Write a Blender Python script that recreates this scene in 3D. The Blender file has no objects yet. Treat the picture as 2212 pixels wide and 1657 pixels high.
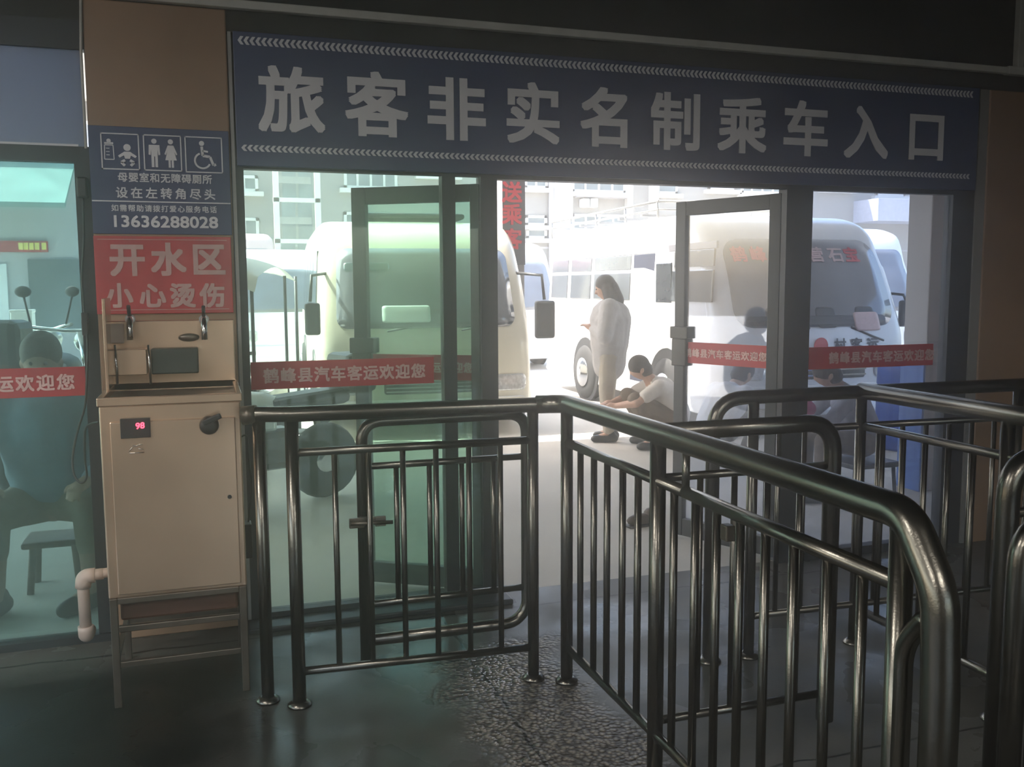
import bpy, bmesh, math, random
from mathutils import Vector, Matrix
random.seed(7)
C = bpy.context.scene.collection
R = math.radians

# ------------------------------------------------------------------ camera
FPX, CX, CY, CAMH = 2000.0, 1106.0, 828.5, 1.6
_y, _p, _r = R(18.2), R(6.0), R(0.31)
fwd = Vector((math.sin(_y)*math.cos(_p), math.cos(_y)*math.cos(_p), -math.sin(_p)))
_rt = Vector((math.cos(_y), -math.sin(_y), 0)); _up = _rt.cross(fwd)
rgt = _rt*math.cos(_r) - _up*math.sin(_r); upv = _rt*math.sin(_r) + _up*math.cos(_r)
CAM = Vector((0, 0, CAMH))
cd = bpy.data.cameras.new('camera'); cam = bpy.data.objects.new('camera', cd); C.objects.link(cam)
cd.sensor_fit = 'HORIZONTAL'; cd.sensor_width = 36; cd.lens = FPX/2212*36; cd.clip_start = 0.02; cd.clip_end = 400
m3 = Matrix((rgt, upv, -fwd)).transposed(); cam.matrix_world = Matrix.Translation(CAM) @ m3.to_4x4()
bpy.context.scene.camera = cam

def ray(x, y): return fwd + rgt*((x-CX)/FPX) - upv*((y-CY)/FPX)
def onY(x, y, Y): d = ray(x, y); return CAM + d*(Y/d.y)
def onX(x, y, X): d = ray(x, y); return CAM + d*(X/d.x)
def onZ(x, y, Z=0.0): d = ray(x, y); return CAM + d*((Z-CAMH)/d.z)

# ------------------------------------------------------------------ light and exposure
sc = bpy.context.scene
sc.view_settings.view_transform = 'Standard'; sc.view_settings.look = 'None'
sc.view_settings.exposure = 1.35; sc.view_settings.gamma = 1.0
try: sc.view_settings.use_curve_mapping = False
except Exception: pass
sc.cycles.volume_bounces = 1; sc.cycles.max_bounces = 8; sc.cycles.transparent_max_bounces = 16
w = bpy.data.worlds.new('world'); sc.world = w; w.use_nodes = True
nt = w.node_tree; bg = nt.nodes['Background']
sky = nt.nodes.new('ShaderNodeTexSky'); sky.sky_type = 'NISHITA'; sky.sun_disc = False
sky.sun_elevation = R(52); sky.sun_rotation = R(-60); sky.dust_density = 4.0; sky.air_density = 1.3
SKY_STRENGTH = 0.38
nt.links.new(sky.outputs[0], bg.inputs[0]); bg.inputs[1].default_value = SKY_STRENGTH
sl = bpy.data.lights.new('sun', 'SUN'); sl.energy = 7.5; sl.angle = R(0.8); sl.color = (1, .95, .87)
sun = bpy.data.objects.new('sun', sl); C.objects.link(sun)
# the sun stands high on the left, a little beyond the buses
sdir = Vector((-0.62, 0.36, 0.95)).normalized()
sun.rotation_euler = sdir.to_track_quat('Z', 'Y').to_euler(); sun.location = (-10, 12, 20)
HALL_GLARE, YARD_GLARE = .05, .004  # densities of the volumes added to imitate lens glare
FILL_LAMP_W = 42.0     # each unseen fill lamp added at the hall ceiling

# ------------------------------------------------------------------ materials
def mat(name, col, rough=0.6, metal=0.0, var=0.12, scale=8.0, bump=0.0, bscale=60.0, emit=None, estr=0.0, spec=0.5, coat=0.0):
    m = bpy.data.materials.new(name); m.use_nodes = True; n = m.node_tree.nodes; l = m.node_tree.links
    b = n['Principled BSDF']; b.inputs['Roughness'].default_value = rough; b.inputs['Metallic'].default_value = metal
    b.inputs['Specular IOR Level'].default_value = spec
    if coat: b.inputs['Coat Weight'].default_value = coat; b.inputs['Coat Roughness'].default_value = .08
    tc = n.new('ShaderNodeTexCoord')
    nz = n.new('ShaderNodeTexNoise'); nz.inputs['Scale'].default_value = scale; nz.inputs['Detail'].default_value = 5
    l.new(tc.outputs['Object'], nz.inputs['Vector'])
    cr = n.new('ShaderNodeValToRGB')
    cr.color_ramp.elements[0].position = .3; cr.color_ramp.elements[1].position = .7
    cr.color_ramp.elements[0].color = tuple(c*(1-var) for c in col)+(1,)
    cr.color_ramp.elements[1].color = tuple(min(1, c*(1+var)) for c in col)+(1,)
    l.new(nz.outputs['Fac'], cr.inputs[0]); l.new(cr.outputs[0], b.inputs['Base Color'])
    if bump:
        n2 = n.new('ShaderNodeTexNoise'); n2.inputs['Scale'].default_value = bscale; l.new(tc.outputs['Object'], n2.inputs['Vector'])
        bp = n.new('ShaderNodeBump'); bp.inputs['Strength'].default_value = bump; bp.inputs['Distance'].default_value = .01
        l.new(n2.outputs['Fac'], bp.inputs['Height']); l.new(bp.outputs[0], b.inputs['Normal'])
    if emit: b.inputs['Emission Color'].default_value = (*emit, 1); b.inputs['Emission Strength'].default_value = estr
    return m

def glass(name, tint, veil=0.06, veilcol=(.6, .65, .6), refl=0.05, rough=0.02):
    m = bpy.data.materials.new(name); m.use_nodes = True; n = m.node_tree.nodes; l = m.node_tree.links; n.clear()
    out = n.new('ShaderNodeOutputMaterial'); tr = n.new('ShaderNodeBsdfTransparent'); tr.inputs[0].default_value = (*tint, 1)
    gl = n.new('ShaderNodeBsdfGlossy'); gl.inputs['Roughness'].default_value = rough
    lw = n.new('ShaderNodeLayerWeight'); lw.inputs[0].default_value = .25
    mp = n.new('ShaderNodeMapRange'); mp.inputs[3].default_value = refl; mp.inputs[4].default_value = .6
    l.new(lw.outputs['Facing'], mp.inputs[0])
    pw = n.new('ShaderNodeMath'); pw.operation = 'MULTIPLY'; l.new(mp.outputs[0], pw.inputs[0]); pw.inputs[1].default_value = 1.0
    mx = n.new('ShaderNodeMixShader'); l.new(pw.outputs[0], mx.inputs[0]); l.new(tr.outputs[0], mx.inputs[1]); l.new(gl.outputs[0], mx.inputs[2])
    # milky film put into the pane to imitate a veil of glare
    df = n.new('ShaderNodeBsdfDiffuse'); df.inputs[0].default_value = (*veilcol, 1)
    tl = n.new('ShaderNodeBsdfTranslucent'); tl.inputs[0].default_value = (*veilcol, 1)
    m2 = n.new('ShaderNodeMixShader'); m2.inputs[0].default_value = .6; l.new(df.outputs[0], m2.inputs[1]); l.new(tl.outputs[0], m2.inputs[2])
    tc = n.new('ShaderNodeTexCoord'); nz = n.new('ShaderNodeTexNoise'); nz.inputs['Scale'].default_value = 1.6; nz.inputs['Detail'].default_value = 6
    l.new(tc.outputs['Object'], nz.inputs['Vector'])
    mr = n.new('ShaderNodeMapRange'); mr.inputs[1].default_value = .3; mr.inputs[2].default_value = .7
    mr.inputs[3].default_value = veil*.7; mr.inputs[4].default_value = veil*1.3; l.new(nz.outputs['Fac'], mr.inputs[0])
    m3_ = n.new('ShaderNodeMixShader'); l.new(mr.outputs[0], m3_.inputs[0]); l.new(mx.outputs[0], m3_.inputs[1]); l.new(m2.outputs[0], m3_.inputs[2])
    l.new(m3_.outputs[0], out.inputs[0]); return m

M = {}
M['steel'] = mat('stainless steel tube', (.15, .14, .12), .26, 1.0, .18, 5, .04, 220)
M['steel_sheet'] = mat('brushed stainless sheet', (.72, .52, .37), .27, .78, .14, 2.5, .8, 1.8)
M['steel_dark'] = mat('worn steel leg', (.13, .11, .09), .4, .8, .25, 9)
M['frame'] = mat('dark grey aluminium', (.028, .032, .038), .48, .3, .15, 6)
M['frame_light'] = mat('pale aluminium edge', (.30, .30, .29), .45, .3, .1, 6)
M['sign_blue'] = mat('navy sign vinyl', (.03, .05, .135), .4, 0, .1, 3)
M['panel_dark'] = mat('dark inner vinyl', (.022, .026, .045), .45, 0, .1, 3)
M['letter'] = mat('white letter film', (.74, .74, .78), .5, 0, .04, 3)
M['letter_red'] = mat('red letter film', (.62, .05, .07), .5, 0, .05, 3)
M['letter_pink'] = mat('faded pale lettering', (.62, .42, .40), .5, 0, .12, 20)
M['red'] = mat('red strip vinyl', (.42, .035, .045), .5, 0, .12, 5)
M['red_sign'] = mat('red poster vinyl', (.55, .035, .05), .35, 0, .15, 5, .08, 18)
M['tan'] = mat('tan tiled wall', (.30, .19, .115), .45, 0, .14, 2.2, .05, 12)
M['darkwall'] = mat('dark painted wall', (.022, .021, .017), .7, 0, .2, 2)
M['ceiling'] = mat('sooty ceiling', (.03, .03, .026), .8, 0, .2, 2)
M['hallwall'] = mat('hall wall', (.16, .15, .14), .7, 0, .15, 2)
M['conduit'] = mat('off white plastic trunking', (.60, .60, .56), .5, 0, .1, 10)
M['transom'] = mat('frosted blue transom film', (.30, .36, .48), .35, 0, .08, 2)
def _translucent(m, col, f):
    n = m.node_tree.nodes; l = m.node_tree.links; t = n.new('ShaderNodeBsdfTranslucent'); t.inputs[0].default_value = (*col, 1)
    x = n.new('ShaderNodeMixShader'); x.inputs[0].default_value = f; o = n['Material Output']
    l.new(n['Principled BSDF'].outputs[0], x.inputs[1]); l.new(t.outputs[0], x.inputs[2]); l.new(x.outputs[0], o.inputs[0])
_translucent(M['transom'], (.30, .38, .52), .45)
M['pvc'] = mat('stained white pvc', (.50, .40, .34), .45, 0, .15, 9)
M['black'] = mat('black plastic', (.02, .022, .024), .45, 0, .2, 10)
M['cable'] = mat('black rubber cable', (.02, .03, .03), .5, 0, .1, 10)
M['tray'] = mat('dark green plastic', (.035, .05, .045), .45, 0, .15, 10)
M['led'] = mat('red led digits', (.6, .02, .05), .5, emit=(1, .05, .09), estr=2.2)
M['lamp'] = mat('fill lamp tube', (.9, .9, .9), .5, emit=(1, .98, .93), estr=6.0)
M['cream'] = mat('cream bus paint', (.66, .62, .50), .3, 0, .05, 2, coat=.5)
M['white'] = mat('white bus paint', (.78, .78, .78), .28, 0, .04, 2, coat=.5)
M['whitep'] = mat('white plastic', (.75, .75, .73), .4, 0, .06, 5)
M['pink'] = mat('pinkish bus paint', (.55, .36, .38), .35, 0, .06, 3, coat=.4)
M['busglass'] = mat('bus window glass', (.075, .085, .09), .06, 0, .35, 1.1, coat=.8)
M['busglass2'] = mat('bus windscreen glass', (.13, .14, .16), .07, 0, .45, 1.4, coat=.8)
M['rubber'] = mat('tyre rubber', (.03, .03, .03), .8, 0, .2, 20)
M['chrome'] = mat('bright trim', (.7, .7, .7), .15, 1, .05, 5)
M['headlamp'] = mat('headlamp lens', (.55, .56, .56), .1, .3, .3, 30, coat=.8)
M['concrete'] = mat('pale yard concrete', (.50, .48, .44), .85, 0, .10, .8, .2, 30)  # one even pale tone for the whole yard ground
M['render'] = mat('pale cement render', (.27, .26, .24), .85, 0, .07, .35, .05, 8)
M['render_white'] = mat('white cement render', (.60, .59, .56), .85, 0, .05, .5)
M['winglass'] = mat('building window glass', (.14, .17, .18), .12, 0, .4, .8)
M['porch'] = mat('porch roof sheet', (.66, .66, .66), .7, 0, .08, 1)
M['pillar'] = mat('grey porch pillar', (.30, .29, .30), .6, 0, .08, 3)
M['bluewall'] = mat('blue painted dado', (.07, .17, .48), .5, 0, .08, 3)
M['palewall'] = mat('pale pillar paint', (.42, .41, .42), .6, 0, .05, 3)
M['bluebin'] = mat('deep blue plastic', (.015, .08, .40), .4, 0, .1, 3)
M['green_awning'] = mat('green awning cloth', (.16, .26, .22), .7, 0, .15, 3)
M['yellow'] = mat('yellow letters', (.75, .62, .12), .6, 0, .1, 5)
M['skin'] = mat('skin', (.46, .27, .19), .55, 0, .08, 15)
M['hair'] = mat('dark hair', (.035, .025, .02), .55, 0, .3, 60, .4, 200)
M['jacket'] = mat('light grey jacket', (.40, .385, .38), .85, 0, .1, 9, .3, 30)
M['khaki'] = mat('khaki trousers', (.36, .32, .26), .85, 0, .1, 9, .3, 30)
M['tee'] = mat('cream t-shirt', (.62, .56, .50), .85, 0, .06, 9, .2, 30)
M['whitecloth'] = mat('white shirt', (.66, .66, .68), .85, 0, .05, 9, .2, 30)
M['bluecloth'] = mat('faded blue shirt', (.24, .33, .42), .85, 0, .12, 6, .3, 30)
M['brown'] = mat('brown cloth', (.16, .12, .085), .85, 0, .15, 9, .3, 30)
M['tanbrown'] = mat('tan brown cloth', (.27, .21, .15), .85, 0, .15, 9, .3, 30)
M['darkcloth'] = mat('dark trousers', (.03, .03, .035), .85, 0, .2, 9, .3, 30)
M['greycloth'] = mat('grey sleeve', (.26, .26, .31), .85, 0, .1, 9, .3, 30)
M['magenta'] = mat('magenta bag cloth', (.45, .02, .16), .6, 0, .15, 9)
M['shoe'] = mat('dark shoe', (.018, .02, .022), .45, 0, .2, 9)
M['brownshoe'] = mat('brown shoe', (.06, .04, .03), .5, 0, .2, 9)
M['wood'] = mat('stool plastic', (.16, .11, .08), .5, 0, .15, 6)
M['glass_green'] = glass('green tinted glass', (.80, .92, .86), .05, (.52, .70, .60))
M['glass_teal'] = glass('teal tinted glass', (.56, .72, .71), .06, (.42, .60, .60))
M['glass_blue'] = glass('blue tinted glass', (.86, .90, .97), .05, (.55, .60, .72))
M['glass_clear'] = glass('clear plastic film', (.97, .97, .97), .04, (.8, .75, .78), .05, .10)

def floor_mat():
    m = bpy.data.materials.new('wet terrazzo floor'); m.use_nodes = True; n = m.node_tree.nodes; l = m.node_tree.links
    b = n['Principled BSDF']; b.inputs['Specular IOR Level'].default_value = .2; tc = n.new('ShaderNodeTexCoord'); P = tc.outputs['Object']
    def noise(s, d=6, dist=0.0):
        z = n.new('ShaderNodeTexNoise'); z.inputs['Scale'].default_value = s; z.inputs['Detail'].default_value = d
        z.inputs['Distortion'].default_value = dist; l.new(P, z.inputs['Vector']); return z.outputs['Fac']
    def ramp(f, p0, c0, p1, c1):
        r = n.new('ShaderNodeValToRGB'); r.color_ramp.elements[0].position = p0; r.color_ramp.elements[1].position = p1
        r.color_ramp.elements[0].color = (*c0, 1); r.color_ramp.elements[1].color = (*c1, 1); l.new(f, r.inputs[0]); return r.outputs[0]
    def math_(op, a, b_=None, clamp=False):
        k = n.new('ShaderNodeMath'); k.operation = op; k.use_clamp = clamp
        for i, v in enumerate((a, b_)):
            if v is None: continue
            if isinstance(v, (int, float)): k.inputs[i].default_value = v
            else: l.new(v, k.inputs[i])
        return k.outputs[0]
    def mix(f, a, b_):
        k = n.new('ShaderNodeMix'); k.data_type = 'RGBA'; l.new(f, k.inputs[0])
        for i, v in ((6, a), (7, b_)):
            if isinstance(v, tuple): k.inputs[i].default_value = (*v, 1)
            else: l.new(v, k.inputs[i])
        return k.outputs[2]
    sx = n.new('ShaderNodeSeparateXYZ'); l.new(P, sx.inputs[0])
    base = ramp(noise(2.2), .3, (.05, .05, .043), .7, (.105, .10, .09))
    # exposed aggregate where the screed has worn off, in front of the gate
    vo = n.new('ShaderNodeTexVoronoi'); vo.inputs['Scale'].default_value = 55; l.new(P, vo.inputs['Vector'])
    peb = ramp(vo.outputs['Distance'], .1, (.30, .26, .21), .6, (.04, .035, .03))
    wob = math_('MULTIPLY', math_('SUBTRACT', noise(3.0), .5), .5)
    dx = math_('SUBTRACT', math_('ADD', sx.outputs[0], wob), 1.13); ax = math_('ABSOLUTE', dx)
    mx_ = math_('SUBTRACT', 1.0, math_('MULTIPLY', math_('SUBTRACT', ax, .20), 8.0, True), True)
    dy = math_('ABSOLUTE', math_('SUBTRACT', math_('ADD', sx.outputs[1], wob), 3.1))
    my_ = math_('SUBTRACT', 1.0, math_('MULTIPLY', math_('SUBTRACT', dy, .62), 8.0, True), True)
    agg = math_('MULTIPLY', mx_, my_, True)
    col = mix(agg, base, peb)
    darkened = math_('MULTIPLY', math_('SUBTRACT', 1.0, math_('MULTIPLY', math_('SUBTRACT', math_('ADD', sx.outputs[0], math_('MULTIPLY', wob, 2.0)), -.15), 1.1, True), True),
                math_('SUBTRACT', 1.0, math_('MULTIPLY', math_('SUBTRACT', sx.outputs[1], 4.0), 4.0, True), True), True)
    col = mix(darkened, col, (.004, .005, .004))  # floor colour drops to near black towards the left
    # joints between slabs, slightly crooked
    jw = math_('MULTIPLY', math_('SUBTRACT', noise(5.0), .5), .06)
    def joint(axis, pos, wd=.006):
        d = math_('ABSOLUTE', math_('SUBTRACT', math_('ADD', sx.outputs[axis], jw), pos))
        return math_('LESS_THAN', d, wd)
    j = math_('MAXIMUM', math_('MAXIMUM', joint(1, 2.52), joint(0, 1.03)), math_('MAXIMUM', joint(1, 4.27, .008), joint(1, 1.2)))
    col = mix(j, col, (.01, .01, .01))
    l.new(col, b.inputs['Base Color'])
    rg = ramp(noise(1.7, 8, .4), .38, (.16, .16, .16), .62, (.5, .5, .5)); l.new(rg, b.inputs['Roughness'])
    hgt = math_('ADD', math_('MULTIPLY', math_('MULTIPLY', vo.outputs['Distance'], agg), -1.2), math_('MULTIPLY', noise(90), .10))
    hgt = math_('SUBTRACT', hgt, math_('MULTIPLY', j, .6))
    bp = n.new('ShaderNodeBump'); bp.inputs['Strength'].default_value = .5; bp.inputs['Distance'].default_value = .012
    l.new(hgt, bp.inputs['Height']); l.new(bp.outputs[0], b.inputs['Normal'])
    return m
M['floor'] = floor_mat()

# ------------------------------------------------------------------ mesh helpers
class MB:
    def __init__(s): s.bm = bmesh.new()
    def box(s, x0, x1, y0, y1, z0, z1, bev=0.0, rot=None, piv=None):
        g = bmesh.ops.create_cube(s.bm, size=1)['verts']
        for v in g: v.co = Vector(((x0+x1)/2+v.co.x*(x1-x0), (y0+y1)/2+v.co.y*(y1-y0), (z0+z1)/2+v.co.z*(z1-z0)))
        if bev:
            es = list({e for v in g for e in v.link_edges})
            r = bmesh.ops.bevel(s.bm, geom=es, offset=bev, segments=2, affect='EDGES', profile=.5)
            g = list({v for f in r['faces'] for v in f.verts} | {v for v in g if v.is_valid})
        if rot:
            mt = Matrix.Translation(piv) @ rot.to_4x4() @ Matrix.Translation(-Vector(piv))
            for v in g: v.co = mt @ v.co
        return s
    def tube(s, pts, r, seg=14, bend=0.0, caps=True, r2=None):
        pts = [Vector(p) for p in pts]
        if bend > 0 and len(pts) > 2:
            q = [pts[0]]
            for i in range(1, len(pts)-1):
                a, b, c = pts[i-1], pts[i], pts[i+1]
                d = min(bend, (a-b).length*.49, (c-b).length*.49)
                p0 = b+(a-b).normalized()*d; p1 = b+(c-b).normalized()*d
                for k in range(9):
                    t = k/8; q.append(p0*(1-t)**2 + b*2*t*(1-t) + p1*t*t)
            q.append(pts[-1]); pts = q
        n = len(pts); rings = []; up = None
        for i, p in enumerate(pts):
            t = (pts[min(i+1, n-1)]-pts[max(i-1, 0)]).normalized()
            if up is None:
                up = Vector((0, 0, 1)) if abs(t.z) < .9 else Vector((1, 0, 0))
            u = (up - t*up.dot(t)).normalized(); up = u; v = t.cross(u)
            rr = r if r2 is None else r+(r2-r)*i/(n-1)
            rings.append([s.bm.verts.new(p+(u*math.cos(a)+v*math.sin(a))*rr) for a in (2*math.pi*k/seg for k in range(seg))])
        for a, b in zip(rings, rings[1:]):
            for k in range(seg):
                f = s.bm.faces.new((a[k], a[(k+1) % seg], b[(k+1) % seg], b[k])); f.smooth = True
        if caps: s.bm.faces.new(list(reversed(rings[0]))); s.bm.faces.new(rings[-1])
        return s
    def lathe(s, prof, c=(0, 0, 0), seg=24, axis='Z'):
        rings = []
        for rr, z in prof:
            ring = []
            for k in range(seg):
                a = 2*math.pi*k/seg; p = (rr*math.cos(a), rr*math.sin(a), z)
                if axis == 'X': p = (p[2], p[0], p[1])
                if axis == 'Y': p = (p[0], p[2], p[1])
                ring.append(s.bm.verts.new(Vector(c)+Vector(p)))
            rings.append(ring)
        for a, b in zip(rings, rings[1:]):
            for k in range(seg):
                f = s.bm.faces.new((a[k], a[(k+1) % seg], b[(k+1) % seg], b[k])); f.smooth = True
        s.bm.faces.new(rings[0]); s.bm.faces.new(rings[-1]); return s
    def prism(s, poly, d, o, ux, uy):   # poly in (ux,uy) at o, extruded by vector d
        o, ux, uy, d = Vector(o), Vector(ux), Vector(uy), Vector(d)
        a = [s.bm.verts.new(o+ux*p[0]+uy*p[1]) for p in poly]; b = [s.bm.verts.new(v.co+d) for v in a]
        s.bm.faces.new(a); s.bm.faces.new(list(reversed(b)))
        for i in range(len(a)): s.bm.faces.new((a[i], b[i], b[(i+1) % len(a)], a[(i+1) % len(a)]))
        return s
    def ball(s, c, r, sub=2, scale=(1, 1, 1), rot=None):
        g = bmesh.ops.create_icosphere(s.bm, subdivisions=sub, radius=1)['verts']
        for v in g:
            q = Vector((v.co.x*r*scale[0], v.co.y*r*scale[1], v.co.z*r*scale[2]))
            if rot: q = rot @ q
            v.co = Vector(c)+q
        for v in g:
            for f in v.link_faces: f.smooth = True
        return s
    def cap(s, a, b, ra, rb, seg=12):  # tapered capsule
        a, b = Vector(a), Vector(b); s.ball(a, ra); s.ball(b, rb); s.tube([a, b], ra, seg, r2=rb); return s
    def mesh(s, name):
        bmesh.ops.recalc_face_normals(s.bm, faces=s.bm.faces); me = bpy.data.meshes.new(name); s.bm.to_mesh(me); s.bm.free(); return me
    def build(s, name, m, parent=None, loc=None):
        me = s.mesh(name); me.materials.append(m); o = bpy.data.objects.new(name, me); C.objects.link(o)
        if parent: o.parent = parent
        if loc: o.location = loc
        return o

def tag(o, label=None, cat=None, group=None, kind=None):
    if label: o['label'] = label
    if cat: o['category'] = cat
    if group: o['group'] = group
    if kind: o['kind'] = kind
    return o
def empty(name, loc, label=None, cat=None, group=None, kind=None, rz=0.0):
    o = bpy.data.objects.new(name, None); C.objects.link(o); o.location = loc; o.rotation_euler.z = rz
    o.empty_display_size = .1
    o['_p'] = 0; del o['_p']
    return tag(o, label, cat, group, kind)
def put(o, root):  # parent keeping world coordinates (root may be moved/rotated)
    o.parent = root
    mw = Matrix.Translation(root.location) @ root.rotation_euler.to_matrix().to_4x4()
    o.matrix_parent_inverse = mw.inverted(); return o
def part(mb, name, m, root): return put(mb.build(name, m), root)
def struct(mb, name, m): return tag(mb.build(name, m), kind='structure')

def text(s, size, m, origin, ux, uy, name='lettering', parent=None, bold=.018, extr=.0015, pitch=None, align='C', wid=1.0):
    ux, uy = Vector(ux).normalized(), Vector(uy).normalized(); nz = ux.cross(uy)
    c = bpy.data.curves.new('text', 'FONT'); c.body = s; c.size = size; c.extrude = extr
    c.resolution_u = 3
    if pitch: c.space_character = pitch/size
    t = bpy.data.objects.new('text', c); C.objects.link(t)
    dg = bpy.context.evaluated_depsgraph_get(); me = bpy.data.meshes.new_from_object(t.evaluated_get(dg))
    bpy.data.objects.remove(t); bpy.data.curves.remove(c)
    xs = [v.co.x for v in me.vertices]; cx = (min(xs)+max(xs))/2 if align == 'C' else 0
    tb = bmesh.new(); tb.from_mesh(me); base = list(tb.verts)
    for v in base:   # the strokes are thickened by laying shifted copies together
        q = v.co.copy(); v.co = ux*((q.x-cx)*wid)+uy*(q.y-size*.38)+nz*q.z
    fs_ = list(tb.faces)
    for k in range(8 if bold > 0 else 0):
        g = bmesh.ops.duplicate(tb, geom=base+fs_)['geom']
        kx, ky = ((1, 0), (1, 1), (0, 1), (-1, 1), (-1, 0), (-1, -1), (0, -1), (1, -1))[k]; d = (ux*kx+uy*ky)*bold*size*.9-nz*.00004*(k+1)
        for v in g:
            if isinstance(v, bmesh.types.BMVert): v.co += d
    tb.to_mesh(me); tb.free()
    me.materials.clear(); me.materials.append(m); me.name = name
    o = bpy.data.objects.new(name, me); C.objects.link(o); o.location = origin
    if parent: put(o, parent)
    return o
def smooth(pts, n=6):
    out = []
    for i in range(len(pts)-1):
        p0, p1, p2, p3 = pts[max(i-1, 0)], pts[i], pts[i+1], pts[min(i+2, len(pts)-1)]
        for k in range(n):
            t = k/n; out.append(.5*((2*p1)+(p2-p0)*t+(2*p0-5*p1+4*p2-p3)*t*t+(3*p1-p0-3*p2+p3)*t**3))
    return out+[pts[-1]]
UX, UZ = Vector((1, 0, 0)), Vector((0, 0, 1))

# ------------------------------------------------------------------ setting: hall
FY = 4.47
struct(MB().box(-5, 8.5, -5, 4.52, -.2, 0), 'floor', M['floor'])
struct(MB().box(-5, 8.5, -5, FY+.3, 3.3, 3.45), 'ceiling', M['ceiling'])
# front wall: everything above the glazing, and the two tan piers
struct(MB().box(-5, 8.5, FY, FY+.22, 2.74, 3.3).box(.13, 4.45, FY+.04, FY+.2, 2.24, 2.74), 'wall_front', M['darkwall'])
struct(MB().box(-.455, .13, FY-.02, FY+.22, 0, 2.83, .006), 'wall_front_pier', M['tan'])['kind'] = 'structure'
struct(MB().box(4.45, 8.5, FY-.02, FY+.22, 0, 2.74, .006), 'wall_front_right', M['tan'])
struct(MB().box(8.3, 8.5, -5, FY, 0, 3.3), 'wall_right', M['hallwall'])
# left wall with a row of openings that let daylight in, back wall with an open entrance
struct(MB().box(-5, -4.8, -5, FY, 0, .9).box(-5, -4.8, -5, FY, 2.4, 3.3).box(-5, -4.8, -5, -4, .9, 2.4).box(-5, -4.8, 3.2, FY, .9, 2.4), 'wall_left', M['hallwall'])
struct(MB().box(-5, .5, -5.2, -5, 0, 3.3).box(4.5, 8.5, -5.2, -5, 0, 3.3).box(.5, 4.5, -5.2, -5, 2.5, 3.3), 'wall_back', M['hallwall'])
struct(MB().box(-5, -.455, FY+.0, FY+.08, 2.65, 2.74), 'trim_1', M['frame'])

# surface conduit
cdt = empty('cable_trunking', (1.9, FY-.03, 2.85), 'long off-white cable trunking running along the dark wall above the entrance sign', 'trunking')
part(MB().box(-.44, 4.66, FY-.045, FY-.002, 2.835, 2.872, .006), 'trunking_run', M['conduit'], cdt)
part(MB().box(4.62, 4.665, FY-.045, FY-.002, 2.873, 3.29, .005).box(4.55, 4.72, FY-.05, FY-.002, 2.83, 2.878, .006), 'trunking_riser', M['conduit'], cdt)
part(MB().tube([(-.455, FY-.028, 2.85), (-.466, FY-.028, 2.6), (-.466, FY-.028, 2.2)], .006, 8), 'thin_cable', M['conduit'], cdt)

# ------------------------------------------------------------------ glazing
w1 = empty('window_1', (-1.6, FY, 0), kind='structure')
part(MB().box(-4.8, -.455, FY, FY+.06, 2.144, 2.211).box(-4.8, -.455, FY, FY+.06, 2.62, 2.65).box(-4.8, -.455, FY-.02, FY+.06, 0, .035)
     .box(-.52, -.455, FY, FY+.06, .035, 2.144).box(-1.75, -1.69, FY, FY+.06, .035, 2.144), 'frame', M['frame'], w1)
part(MB().box(-4.8, -.475, FY+.02, FY+.04, 2.211, 2.62), 'transom_panel', M['transom'], w1)
part(MB().box(-4.8, -.50, FY+.012, FY+.03, 2.206, 2.222), 'edge_strip', M['letter'], w1)  # white strip stands in for light leaking below the transom
part(MB().box(-1.69, -.52, FY+.02, FY+.032, .035, 2.144), 'pane', M['glass_teal'], w1)
part(MB().box(-4.8, -1.75, FY+.02, FY+.032, .035, 2.144), 'pane', M['glass_teal'], w1)
st = part(MB().box(-1.69, -.49, FY-.001, FY+.001, 1.127, 1.256).bm and MB().box(-1.69, -.49, FY+.012, FY+.018, 1.127, 1.256), 'red_strip', M['red'], w1)
WELCOME = '鹤峰县汽车客运欢迎您'
p = onY(158, 830, FY); text(WELCOME, .074, M['letter_pink'], (p.x-.088*4.5, FY+.010, 1.19), UX, UZ, 'lettering', st, .03, pitch=.088)

w2 = empty('window_2', (.65, FY, 0), kind='structure')
part(MB().box(.13, .185, FY, FY+.06, 0, 2.24).box(1.116, 1.182, FY, FY+.07, 0, 2.14).box(1.312, 1.397, FY, FY+.08, 0, 2.14)
     .box(.185, 1.397, FY+.0, FY+.06, 2.14, 2.24).box(.185, 1.312, FY-.02, FY+.06, 0, .05), 'frame', M['frame'], w2)
part(MB().box(.185, 1.116, FY+.025, FY+.037, .05, 2.14), 'pane', M['glass_green'], w2)
part(MB().box(1.182, 1.312, FY+.025, FY+.037, .05, 2.14), 'pane', M['glass_green'], w2)
part(MB().box(.135, .15, FY-.01, FY, 0, 2.74), 'edge_strip', M['frame_light'], w2)
st = part(MB().box(.187, 1.065, FY+.014, FY+.020, 1.122, 1.252), 'red_strip', M['red'], w2)
p0 = onY(913, 802, FY); text(WELCOME, .074, M['letter_pink'], (p0.x-.083*4.5, FY+.012, 1.186), UX, UZ, 'lettering', st, .03, pitch=.083)

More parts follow.
